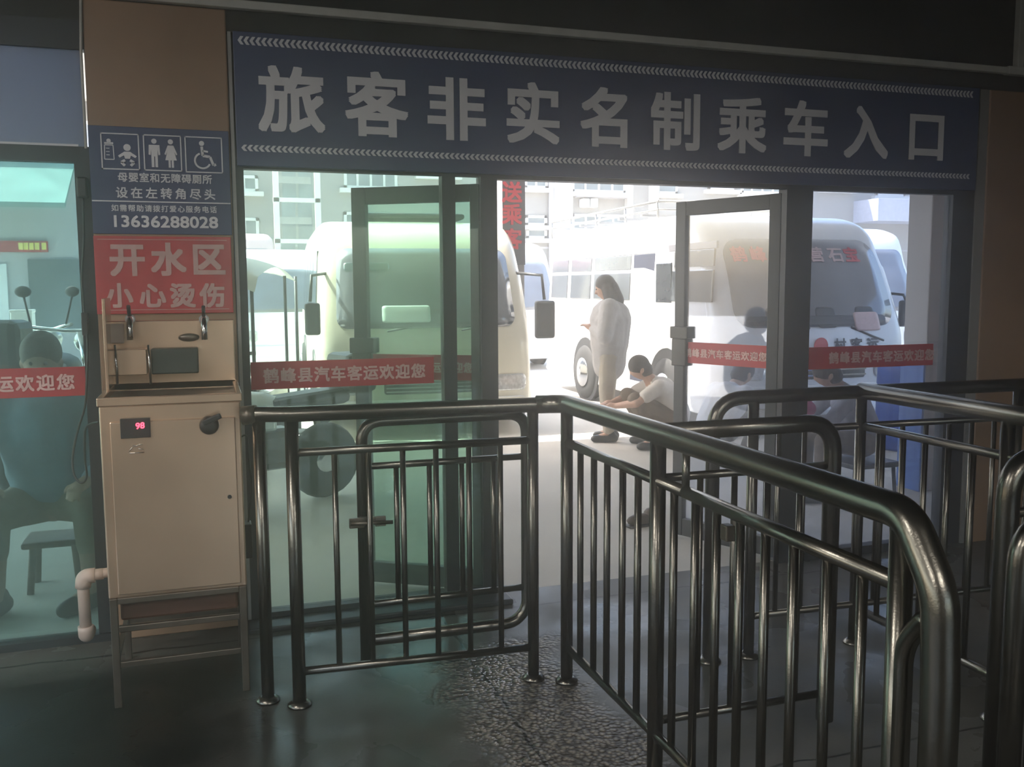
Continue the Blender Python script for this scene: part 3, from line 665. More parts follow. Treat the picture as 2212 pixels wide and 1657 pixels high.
# ------------------------------------------------------------------ apartment block across the yard
BY = 30.0
def B(x, y, Y=BY): return onY(x, y, Y)
blk = empty('apartment_building', (12, BY, 0), 'pale rendered apartment block with several rows of windows behind the parked buses', 'building')
part(MB().box(-14, 46, BY, BY+9, 0, 7), 'wall', M['render'], blk)
for z in (2.9, 5.55): part(MB().box(-14, 46, BY-.04, BY, z-.03, z+.03), 'string_course', M['palewall'], blk)
def bwin(x0, y0, x1, y1, mull=1, sill=True, Y=BY):
    a, b = B(x0, y0, Y), B(x1, y1, Y); f = MB(); t = .09
    f.box(a.x, b.x, Y-.07, Y+.02, a.z-t, a.z).box(a.x, b.x, Y-.07, Y+.02, b.z, b.z+t).box(a.x, a.x+t, Y-.07, Y+.02, b.z, a.z).box(b.x-t, b.x, Y-.07, Y+.02, b.z, a.z)
    for k in range(mull): xx = a.x+(b.x-a.x)*(k+1)/(mull+1); f.box(xx-t*.4, xx+t*.4, Y-.06, Y+.02, b.z, a.z)
    if sill: f.box(a.x-.15, b.x+.15, Y-.22, Y, b.z-.14, b.z)
    w_ = part(f, 'window', M['render_white'], blk); g = MB().box(a.x+t*.5, b.x-t*.5, Y-.03, Y-.01, b.z, a.z).build('pane', M['winglass']); put(g, blk); g.parent = w_
for r_ in ((495, 378, 558, 415, 1), (497, 470, 560, 512, 1), (742, 365, 858, 410, 3), (905, 340, 985, 380, 1), (1132, 380, 1182, 408, 1), (1134, 465, 1180, 488, 0),
           (1136, 492, 1180, 516, 0), (1234, 385, 1350, 418, 3), (1418, 392, 1462, 420, 0), (1234, 462, 1352, 500, 3), (1528, 396, 1588, 412, 1), (1600, 385, 1690, 420, 3),
           (1775, 380, 1838, 410, 1), (1890, 405, 1953, 425, 2), (-60, 380, 40, 420, 2), (60, 380, 150, 420, 2), (742, 458, 858, 505, 3), (905, 462, 985, 505, 1),
           (1132, 270, 1182, 330, 1), (1234, 270, 1350, 335, 3), (497, 250, 560, 315, 1), (742, 250, 858, 320, 3)): bwin(*r_)
# white pilasters and a downpipe
for x0, x1 in ((1192, 1232), (1402, 1418), (1350, 1362)):
    a, b = B(x0, 300), B(x1, 300); part(MB().box(a.x, b.x, BY-.25, BY, 0, 7), 'pilaster', M['render_white'], blk)
a = B(1188, 400); part(MB().tube([(a.x, BY-.15, 0), (a.x, BY-.15, 7)], .10, 10), 'downpipe', M['palewall'], blk)
# air conditioners under the window
for x in (1258, 1276):
    a = B(x, 440); ac = part(MB().box(a.x-.13, a.x+.13, BY-.35, BY, a.z-.15, a.z+.15, .03), 'air_conditioner', M['whitep'], blk)
a, b = B(1240, 424), B(1352, 430); part(MB().box(a.x, b.x, BY-.5, BY, b.z, a.z), 'window_hood', M['palewall'], blk)
# white framed stair and lift bay
X0, X1, YY = B(589, 400, 28), B(691, 400, 28), 28.0
sb = empty('stair_tower', ((X0.x+X1.x)/2, YY, 0), 'white framed open stair bay projecting from the pale block, above the left buses', 'tower')
for x0, x1 in ((590, 602), (680, 692)):
    a, b = B(x0, 400, YY), B(x1, 400, YY); part(MB().box(a.x, b.x, YY, YY+.2, 0, 6.8), 'column', M['render_white'], sb)
for y in (432, 521, 345, 610):
    a = B(640, y, YY); part(MB().box(X0.x, X1.x, YY, YY+.15, a.z-.06, a.z+.06), 'crossbeam', M['render_white'], sb)
for y0, y1 in ((437, 516), (350, 428), (526, 600)):
    for x0, x1 in ((608, 640), (643, 676)):
        a, b = B(x0, y0, YY+1.2), B(x1, y1, YY+1.2)
        part(MB().box(a.x, b.x, YY+1.2, YY+1.24, b.z, a.z), 'pane', M['winglass'], sb)
    a = B(640, (y0+y1)/2, YY+.6); part(MB().box(X0.x+.2, X1.x-.2, YY+.6, YY+.68, a.z-.1, a.z+.1), 'handrail', M['frame_light'], sb)
# blue balcony on the right
a, b = B(1882, 430, 29), B(1955, 480, 29)
bc = part(MB().box(a.x, b.x+2, 28.6, 30, b.z, a.z, .02), 'balcony', mat('faded balcony front', (.40, .42, .50), .7), blk)

# ------------------------------------------------------------------ buses
def catmull(P, n=5, closed=True):
    out = []; N = len(P)
    for i in range(N):
        p0, p1, p2, p3 = P[(i-1) % N], P[i], P[(i+1) % N], P[(i+2) % N]
        for k in range(n):
            t = k/n; out.append(tuple(.5*((2*p1[j])+(p2[j]-p0[j])*t+(2*p0[j]-5*p1[j]+4*p2[j]-p3[j])*t*t+(3*p1[j]-p0[j]-3*p2[j]+p3[j])*t**3) for j in (0, 1)))
    return out
class Bus:
    def __init__(s, name, loc, rz, W, L, H, paint, label, group='parked buses', rw=None):
        s.W, s.L, s.H = W, L, H; s.root = empty(name, loc, label, 'bus', group, rz=rz); s.T = Matrix.Translation(loc) @ Matrix.Rotation(rz, 4, 'Z')
        prof = [(.03, .20), (0, .42), (0, .80), (.03, 1.03), (.14, 1.35), (.30, 1.72), (.42, 1.93), (.58, H-.24), (.85, H-.09), (1.3, H-.02), (2.2, H), (L-1.5, H), (L-.6, H-.03), (L-.2, H-.18), (L-.06, H-.5), (L, 1.2), (L, .8), (L-.02, .45), (L-.06, .24), (L*.66, .22), (L*.33, .22)]
        s.prof = prof; sm = catmull(prof, 3); R_ = .15; NX = 20; mb = MB(); rings = []
        for i in range(NX+1):
            u = -1+2*i/NX; u = math.copysign(1-(1-abs(u))**1.6, u); x = u*W/2; dist = W/2-abs(x)
            d = R_-math.sqrt(max(0, R_**2-(R_-dist)**2)) if dist < R_ else 0
            ring = []
            for y, z in sm:
                yy = y+.11*u*u*max(0, 1-y/2.0)
                yy = yy+d*(1 if y < L/2 else -1)*(1 if (y < 1.2 or y > L-1.2) else 0) ; zz = z-d*(1 if z > H-.6 else 0)+d*.25*(1 if z < .5 else 0)
                ring.append(mb.bm.verts.new((x*(1-.06*max(0, zz-1.1)/1.3), yy, zz)))
            rings.append(ring)
        n = len(sm)
        for a, b in zip(rings, rings[1:]):
            for k in range(n): mb.bm.faces.new((a[k], a[(k+1) % n], b[(k+1) % n], b[k])).smooth = True
        mb.bm.faces.new(rings[0]); mb.bm.faces.new(rings[-1])
        s.add(mb, 'body', paint)
        for side in (-1, 1):
            for yw in (1.25, rw or L-1.45):
                s.add(MB().lathe([(.46, -.012), (.46, .012)], (side*(W/2+.002), yw, .42), 28, 'X'), 'wheel_arch', M['black'])
                wh = s.add(MB().lathe([(.22, -.11), (.36, -.10), (.39, -.05), (.39, .05), (.36, .10), (.22, .11)], (side*(W/2-.06), yw, .39), 28, 'X'), 'wheel', M['rubber'])
                hc = s.add(MB().lathe([(.05, .06), (.20, .02), (.21, .0)] if side > 0 else [(.21, 0), (.20, -.02), (.05, -.06)], (side*(W/2+.05), yw, .39), 20, 'X'), 'hubcap', M['chrome']); hc.parent = wh
    def add(s, mb, name, m, parent=None):
        me = mb.mesh(name); me.materials.append(m); o = bpy.data.objects.new(name, me); C.objects.link(o); o.parent = parent or s.root; return o
    def fy(s, x, z):
        P = s.prof[:10]; y = P[-1][0]
        for (y0, z0), (y1, z1) in zip(P, P[1:]):
            if z0 <= z <= z1: y = y0+(y1-y0)*(z-z0)/(z1-z0); break
        u = x/(s.W/2); dist = s.W/2-abs(x); d = .15-math.sqrt(max(0, .0225-(.15-dist)**2)) if dist < .15 else 0
        return y+.11*u*u*max(0, 1-y/2.0)+d
    def patch(s, x0, x1, z0, z1, name, m, off=.014, rad=.12, parent=None, n=6):
        mb = MB(); cx, cz, hx, hz = (x0+x1)/2, (z0+z1)/2, (x1-x0)/2, (z1-z0)/2; out = []
        for qx, qz in ((1, 1), (-1, 1), (-1, -1), (1, -1)):
            for k in range(6):
                a = math.atan2(qz, qx)-math.pi/4+math.pi/2*k/5; out.append((cx+qx*(hx-rad)+rad*math.cos(a), cz+qz*(hz-rad)+rad*math.sin(a)))
        # straight runs need samples too
        dens = []
        for i in range(len(out)):
            a, b = out[i], out[(i+1) % len(out)]; k = max(1, int(math.hypot(b[0]-a[0], b[1]-a[1])/.12))
            dens += [(a[0]+(b[0]-a[0])*j/k, a[1]+(b[1]-a[1])*j/k) for j in range(k)]
        rings = []
        for r_ in range(1, n+1):
            rings.append([mb.bm.verts.new((x*(1-.06*max(0, z-1.1)/1.3), s.fy(x, z)-off, z)) for x, z in ((cx+(p[0]-cx)*r_/n, cz+(p[1]-cz)*r_/n) for p in dens)])
        c = mb.bm.verts.new((cx, s.fy(cx, cz)-off, cz)); N = len(dens)
        for k in range(N): mb.bm.faces.new((c, rings[0][k], rings[0][(k+1) % N])).smooth = True
        for a, b in zip(rings, rings[1:]):
            for k in range(N): mb.bm.faces.new((a[k], b[k], b[(k+1) % N], a[(k+1) % N])).smooth = True
        rim = [mb.bm.verts.new(v.co+Vector((0, off+.01, 0))) for v in rings[-1]]
        for k in range(N): mb.bm.faces.new((rings[-1][k], rim[k], rim[(k+1) % N], rings[-1][(k+1) % N]))
        return s.add(mb, name, m, parent)
    def side(s, sd, y0, y1, z0, z1, name, m, off=.008, parent=None):
        x = sd*(s.W/2); a, b = sorted((x-sd*.02, x+sd*off)); mb = MB().box(a, b, y0, y1, z0, z1, .006)
        for v in mb.bm.verts: v.co.x *= (1-.06*max(0, v.co.z-1.1)/1.3)
        return s.add(mb, name, m, parent)
    def txt(s, ch, x, z, size, m, parent=None, off=.02):
        y = s.fy(x, z)-off; o = text(ch, size, m, (0, 0, 0), (1, 0, 0), (0, (s.fy(x, z+.05)-s.fy(x, z-.05))/.1, 1), 'character', None, .03, .002); o.location = (x, y, z); o.parent = parent or s.root; return o

# near left bus, cream, seen nose-on
b1 = Bus('minibus', (2.26, 9.65, 0), R(-4.0), 2.34, 6.2, 2.38, M['cream'], 'cream minibus parked nose-on left of the doorway')
ws_ = b1.patch(-.98, .98, 1.16, 2.02, 'windscreen', M['busglass2'], .014, .12)
b1.patch(-.50, .02, 1.22, 1.40, 'dashboard_notice', M['whitep'], .022, .03)
b1.patch(-.90, -.40, 1.78, 1.86, 'sun_strip', M['glass_teal'], .022, .02)
for x in (-.86, .86): b1.patch(x-.22, x+.22, .46, .64, 'headlamp', M['headlamp'], .012, .06)
b1.patch(-.5, .5, .46, .60, 'grille', M['black'], .012, .03)
for z in (.49, .53, .57): b1.add(MB().box(-.48, .48, -.03, -.012, z-.006, z+.006), 'grille_bar', M['chrome'])
b1.patch(-1.08, 1.08, .22, .40, 'bumper', M['whitep'], .03, .07)
b1.patch(-.22, .22, .26, .38, 'number_plate', M['bluebin'], .045, .01)
for x in (-.45, .35): b1.add(MB().tube([(x, b1.fy(x, 1.14)-.03, 1.13), (x+.42, b1.fy(x+.42, 1.3)-.03, 1.20)], .010, 8), 'wiper', M['black'])
b1.add(MB().box(-.55, .65, 1.3, 1.9, 2.40, 2.47, .03), 'roof_vent', M['black'])
mr = b1.add(MB().tube([(1.05, .45, 1.75), (1.28, .15, 1.72), (1.30, .12, 1.45)], .018, 8), 'mirror_arm', M['black'])
b1.add(MB().box(1.19, 1.42, .08, .16, 1.02, 1.44, .03), 'mirror_head', M['black'], mr)
mr = b1.add(MB().tube([(-1.05, .45, 1.75), (-1.22, .15, 1.72), (-1.24, .12, 1.45)], .018, 8), 'mirror_arm', M['black'])
b1.add(MB().box(-1.30, -1.14, .08, .16, 1.10, 1.44, .03), 'mirror_head', M['black'], mr)
for k in range(5): b1.side(-1, .75+k*1.02, 1.67+k*1.02, 1.25, 2.0, 'side_window', M['busglass'])
for k in range(5): b1.side(1, .75+k*1.02, 1.67+k*1.02, 1.25, 2.0, 'side_window', M['busglass'])

# near right bus, white, with a roof rack; the left flank and the nose are both seen
BX2, BY2 = 5.02, 8.30
b2_ = Bus('minibus', (BX2+1.19, BY2, 0), R(-.8), 2.38, 5.5, 2.42, M['white'], 'white minibus with a lettered windscreen and a roof rack, right of the doorway', rw=3.75)
ws_ = b2_.patch(-.98, 1.03, 1.15, 2.10, 'windscreen', M['busglass2'], .014, .20)
for ch, x in zip('鹤峰中营石宝', (-.78, -.55, -.32, .165, .42, .64)):
    b2_.txt(ch, x, 1.93, .20, M['letter_red'] if ch in '鹤峰宝' else M['letter_pink'], ws_)
for ch, x in zip('鹤峰村客运', (-.50, -.28, .22, .44, .66)): b2_.txt(ch, x, .955, .15, M['panel_dark'])
lgm = b2_.add(MB().lathe([(.085, 0), (.085, -.006)], (-.02, b2_.fy(0, .955)-.012, .955), 24, 'Y'), 'round_emblem', M['letter_red'])
b2_.patch(-.85, .90, 1.17, 1.27, 'lower_band', M['black'], .02, .05)
for x, dx in ((-.55, .42), (.80, -.40)): b2_.add(MB().tube([(x, b2_.fy(x, 1.0)-.04, .99), (x+dx*.4, b2_.fy(x, 1.1)-.04, 1.05), (x+dx, b2_.fy(x+dx, 1.2)-.03, 1.14)], .012, 8), 'wiper', M['black'])
for x in (-.86, .86): b2_.patch(x-.18, x+.18, .60, .80, 'headlamp', M['headlamp'], .012, .06)
b2_.patch(-.55, .55, .60, .74, 'grille', M['black'], .012, .03)
for z in (.64, .70): b2_.add(MB().box(-.53, .53, -.035, -.014, z-.008, z+.008), 'grille_bar', M['chrome'])
b2_.patch(-1.05, 1.05, .34, .54, 'bumper', M['whitep'], .03, .07)
mr = b2_.add(MB().tube([(1.12, .40, 1.5), (1.26, .30, 1.48), (1.28, .28, 1.42)], .016, 8), 'mirror_arm', M['black'])
b2_.add(MB().box(1.20, 1.36, .26, .32, 1.12, 1.42, .03), 'mirror_head', M['black'], mr)
for i, x in enumerate((-.5, .1, .62)):
    b2_.patch(x-.13, x+.13, 1.14, 1.36, 'seat_silhouette', M['black'], .018, .05)
b2_.patch(.45, .80, 1.10, 1.30, 'dashboard_papers', M['letter_pink'], .021, .04)
def yy2(px, py=620): return onX(px, py, BX2).y-BY2
wl = [(yy2(1215), yy2(1180)), (yy2(1266), yy2(1222)), (yy2(1353), yy2(1273)), (yy2(1535), yy2(1420))]
for y0, y1 in wl:
    b2_.side(-1, y0, y1, 1.42, 1.76, 'side_window', M['busglass']); b2_.side(-1, y0, y1, 1.80, 1.98, 'top_light', M['busglass'])
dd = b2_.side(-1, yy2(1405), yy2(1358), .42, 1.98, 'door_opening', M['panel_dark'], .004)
b2_.add(MB().box(-1.16, -1.125, yy2(1450), yy2(1407), .46, 1.98, .01), 'folding_door', M['white'])
b2_.add(MB().box(-1.175, -1.155, yy2(1445), yy2(1411), 1.40, 1.86, .01), 'door_window', M['busglass'])
b2_.side(-1, yy2(1540), yy2(1178), 1.985, 2.06, 'gutter_strip', M['palewall'], .01)
rk = b2_.add(MB().tube([(-.95, 2.0, 2.62), (-.95, 5.9, 2.62), (.95, 5.9, 2.62), (.95, 2.0, 2.62), (-.95, 2.0, 2.62)], .018, 8, .1), 'roof_rack_rail', M['frame_light'])
b2_.add(MB().tube([(-.95, 2.0, 2.52), (-.95, 5.9, 2.52), (.95, 5.9, 2.52), (.95, 2.0, 2.52), (-.95, 2.0, 2.52)], .014, 8, .1), 'roof_rack_rail', M['frame_light'])
for x in (-.95, .95):
    for y in (2.05, 3.0, 4.0, 5.0, 5.85): b2_.add(MB().tube([(x*.98, y, 2.36), (x, y, 2.62)], .016, 8), 'rack_strut', M['frame_light'])
for y in (2.5, 3.2, 3.9, 4.6, 5.3): b2_.add(MB().box(-.95, .95, y-.03, y+.03, 2.47, 2.50), 'rack_slat', M['frame_light'])

# more buses further back
def farbus(name, px, dist, W, L, H, paint, rz, label):
    q = onZ(px, 700, 0) if False else CAM + (ray(px, 640)*(dist/ray(px, 640).dot(fwd)))
    b = Bus(name, (q.x, q.y, 0), R(rz), W, L, H, paint, label)
    b.patch(-W/2+.14, W/2-.14, 1.15, H-.42, 'windscreen', M['busglass2'], .014, .14)
    for x in (-W/2+.3, W/2-.3): b.patch(x-.14, x+.14, .62, .82, 'headlamp', M['headlamp'], .012, .05)
    b.patch(-W/2+.1, W/2-.1, .34, .54, 'bumper', M['whitep'], .03, .07)
    for sd in (-1, 1):
        for k in range(int((L-2.0)/1.1)+1): b.side(sd, .8+k*1.1, 1.70+k*1.1, 1.3, H-.45, 'side_window', M['busglass'])
    return b
farbus('minibus', 515, 22.2, 2.2, 3.6, 2.98, M['pink'], 6, 'pinkish bus with a white roof edge at the far left of the yard')
farbus('minibus', 615, 17.0, 1.9, 3.2, 2.36, M['white'], 8, 'white van-like bus half hidden between the tricycle and the cream minibus')
farbus('minibus', 1885, 15.5, 2.2, 6.0, 2.62, M['white'], -4, 'white bus further back, showing past the right edge of the lettered minibus')
farbus('minibus', 1105, 17.5, 2.2, 6.0, 2.5, M['white'], 3, 'white bus deep in the yard, between the pillar and the rear of the right minibus')

# ------------------------------------------------------------------ tricycle, motorcycles and small things on the left
def wheel(mb, c, r, axis='Y'): mb.lathe([(r*.75, -.04), (r, -.035), (r, .035), (r*.75, .04)], c, 24, axis); return mb
def frame_obj(loc, rz):
    T = Matrix.Translation(loc) @ Matrix.Rotation(rz, 4, 'Z'); return T
def add_l(root, mb, name, m, parent=None):
    me = mb.mesh(name); me.materials.append(m); o = bpy.data.objects.new(name, me); C.objects.link(o); o.parent = parent or root; return o
q = onZ(530, 980); tk = empty('electric_tricycle', (q.x-.05, q.y, 0), 'electric tricycle with a curved white sun canopy parked left of the cream minibus', 'tricycle', rz=R(255))
for c_, r_ in (((.85, 0, .24), .24), ((-.5, .34, .24), .24), ((-.5, -.34, .24), .24)): add_l(tk, wheel(MB(), c_, r_), 'wheel', M['rubber'])
add_l(tk, MB().box(-.85, .1, -.33, .33, .32, .62, .05), 'cargo_body', M['whitep'])
add_l(tk, MB().box(.0, .55, -.25, .25, .26, .33, .02), 'foot_board', M['black'])
add_l(tk, MB().box(-.15, .28, -.22, .22, .55, .72, .05), 'seat', M['black'])
fp = MB()
for i in range(9):
    pass
vv = [[fp.bm.verts.new((.62+.22*math.sin(t*math.pi/2)+.0, (j-4)/4*.30, .34+.72*t - .0+.02*math.cos(j))) for j in range(9)] for t in (0, .2, .4, .6, .8, 1)]
for a, b in zip(vv, vv[1:]):
    for j in range(8): fp.bm.faces.new((a[j], a[j+1], b[j+1], b[j])).smooth = True
bmesh.ops.solidify(fp.bm, geom=fp.bm.faces[:], thickness=.02)
add_l(tk, fp, 'front_shield', M['whitep'])
add_l(tk, MB().tube([(.62, -.32, 1.02), (.66, 0, 1.0), (.62, .32, 1.02)], .016, 8), 'handlebar', M['black'])
add_l(tk, MB().tube([(.85, 0, .24), (.66, 0, 1.0)], .03, 10), 'steering_column', M['black'])
cn = MB(); NXX, NYY = 14, 8
vv = [[cn.bm.verts.new((-.95+2.0*i/NXX, (j-4)/4*.42, 1.66+.13*math.sin(math.pi*i/NXX)+.10*(1-((j-4)/4)**2)-(.10 if i == NXX else 0))) for j in range(9)] for i in range(NXX+1)]
for a, b in zip(vv, vv[1:]):
    for j in range(8): cn.bm.faces.new((a[j], a[j+1], b[j+1], b[j])).smooth = True
bmesh.ops.solidify(cn.bm, geom=cn.bm.faces[:], thickness=.03); add_l(tk, cn, 'canopy', M['whitep'])
for x in (-.8, .75):
    for y in (-.33, .33): add_l(tk, MB().tube([(x, y, .4), (x, y, 1.72)], .016, 8), 'canopy_post', M['frame'])
add_l(tk, MB().box(.72, .74, -.32, .32, 1.0, 1.62, .003), 'wind_screen', M['glass_clear'])

def motorcycle(px, py, rz, label, paint, group=None, sc_=1.0):
    q = onZ(px, py); r = empty('motorcycle', (q.x, q.y, 0), label, 'motorcycle', group, rz=R(rz))
    for x in (-.60, .62): 
        w_ = add_l(r, MB().lathe([(.20, -.05), (.27, -.045), (.29, 0), (.27, .045), (.20, .05)], (x, 0, .29), 24, 'Y'), 'wheel', M['rubber'])
        add_l(r, MB().lathe([(.05, -.06), (.19, -.02), (.19, .02), (.05, .06)], (x, 0, .29), 16, 'Y'), 'wheel_rim', M['chrome'], w_)
    add_l(r, MB().box(-.35, .25, -.13, .13, .28, .58, .06), 'engine', M['steel_dark'])
    add_l(r, MB().ball((-.02, 0, .74), .2, 2, (1.3, .7, .6)).box(-.2, .22, -.10, .10, .55, .74, .04), 'fuel_tank', paint)
    add_l(r, MB().box(-.78, -.15, -.14, .14, .70, .82, .05, Matrix.Rotation(R(4), 3, 'Y'), (-.4, 0, .75)), 'seat', M['black'])
    add_l(r, MB().box(-.98, -.72, -.19, .19, .80, 1.10, .05), 'top_box', M['black'])
    add_l(r, MB().tube([(.62, 0, .29), (.40, 0, .98)], .03, 10), 'fork', M['chrome'])
    add_l(r, MB().tube([(.28, -.36, 1.02), (.40, -.12, .98), (.40, .12, .98), (.28, .36, 1.02)], .014, 8), 'handlebar', M['chrome'])
    add_l(r, MB().ball((.50, 0, .90), .10, 2, (1, .9, .9)), 'headlight', M['headlamp'])
    add_l(r, MB().ball((.64, 0, .50), .30, 2, (1.0, .22, .30)), 'front_fender', paint)
    for y in (-.30, .30):
        mm = add_l(r, MB().tube([(.30, y, 1.02), (.32, y*1.15, 1.22)], .008, 6), 'mirror_stem', M['black']); add_l(r, MB().ball((.32, y*1.17, 1.26), .06, 2, (.3, 1, .7)), 'mirror', M['black'], mm)
    r.scale = (sc_,)*3; return r
motorcycle(540, 1100, 200, 'motorcycle with pale bodywork parked in front of the tricycle by the left pane', M['whitep'], sc_=1)
motorcycle(20, 1010, 60, 'dark motorcycle at the far left edge behind the teal window', M['black'], sc_=1.25)
motorcycle(140, 1030, 75, 'dark motorcycle behind the teal window, right behind the seated person', M['black'], sc_=1.25)
a = onZ(648, 935); pz = empty('thin_pole', (a.x, a.y, 0), 'thin dark pole standing left of the cream minibus', 'pole')
part(MB().tube([(a.x, a.y, 0), (a.x+.0, a.y, 1.72)], .018, 10), 'pole_shaft', M['frame'], pz); part(MB().lathe([(.14, 0), (.12, .03), (.03, .05)], (a.x, a.y, 0), 20), 'pole_foot', M['frame'], pz)

q = onZ(655, 978); sl_ = empty('plastic_stool', (q.x, q.y, 0), 'brown plastic stool on the pavement in front of the cream minibus', 'stool')
part(MB().box(q.x-.17, q.x+.17, q.y-.15, q.y+.15, .36, .40, .012), 'seat', M['wood'], sl_)
for sx in (-1, 1):
    for sy in (-1, 1): part(MB().tube([(q.x+sx*.13, q.y+sy*.11, .37), (q.x+sx*.17, q.y+sy*.15, 0)], .022, 8), 'leg', M['wood'], sl_)

# shop across the yard seen through the teal window
SY = 14.0
a, b = onY(-120, 352, SY), onY(140, 438, SY)
sh = empty('corner_shop', ((a.x+b.x)/2, SY, 0), 'small shop front with a green awning and a yellow lettered fascia behind the teal window', 'shop')
part(MB().box(a.x-2, b.x+.6, SY+1.4, SY+3, 0, 4.2), 'shop_wall', M['palewall'], sh)
aw = MB(); aw.prism([(0, 0), (1.4, .75), (1.4, .68), (0, -.07)], (b.x-a.x+1.5, 0, 0), (a.x-1.5, SY, b.z), (0, 1, 0), UZ); part(aw, 'awning', M['green_awning'], sh)
c_, d_ = onY(-60, 520, SY+1.38), onY(105, 545, SY+1.38)
fs = part(MB().box(c_.x, d_.x, SY+1.32, SY+1.39, d_.z, c_.z), 'fascia', M['red'], sh)
for x in (45, 56, 68, 80, 95): e_ = onY(x, 532, SY+1.31); part(MB().box(e_.x-.03, e_.x+.03, SY+1.30, SY+1.32, e_.z-.05, e_.z+.05), 'fascia_mark', M['yellow'], sh)
c_, d_ = onY(-40, 570, SY+1.38), onY(22, 700, SY+1.38); part(MB().box(c_.x, d_.x, SY+1.34, SY+1.39, 0, c_.z), 'shop_door', M['whitep'], sh)
c_, d_ = onY(60, 560, SY+1.38), onY(180, 700, SY+1.38); part(MB().box(c_.x, d_.x, SY+1.34, SY+1.39, 1.0, c_.z), 'shop_window', M['winglass'], sh)
# stack of pale crates between the motorcycles
cz0 = onZ(66, 960)
for i in range(6):
    k = empty('plastic_crate', (cz0.x, cz0.y, i*.235), 'pale crate %s of the stack between the two dark motorcycles' % ('at the bottom', 'second from the bottom', 'third from the bottom', 'fourth from the bottom', 'fifth from the bottom', 'at the top')[i], 'crate', 'pale crates stacked behind the teal window')
    z = i*.235; x, y = cz0.x, cz0.y
    part(MB().box(x-.10, x+.10, y-.10, y+.10, z, z+.215, .012), 'crate_body', M['whitep'], k)
    part(MB().box(x-.105, x+.105, y-.105, y+.105, z+.185, z+.215, .006), 'crate_rim', M['whitep'], k)

q = onZ(1385, 1136); so = empty('leather_shoe', (q.x, q.y, 0), 'single dark brown shoe on the pavement beyond the open right door leaf', 'shoe', rz=R(8))
add_l(so, MB().ball((.0, 0, .045), .05, 2, (2.3, .9, .85)).ball((.075, 0, .065), .05, 2, (1.1, .85, 1.1)), 'upper', M['brownshoe'])
add_l(so, MB().box(-.115, .13, -.045, .045, 0, .018, .008).box(.05, .13, -.042, .042, .0, .03, .006), 'sole', M['shoe'])

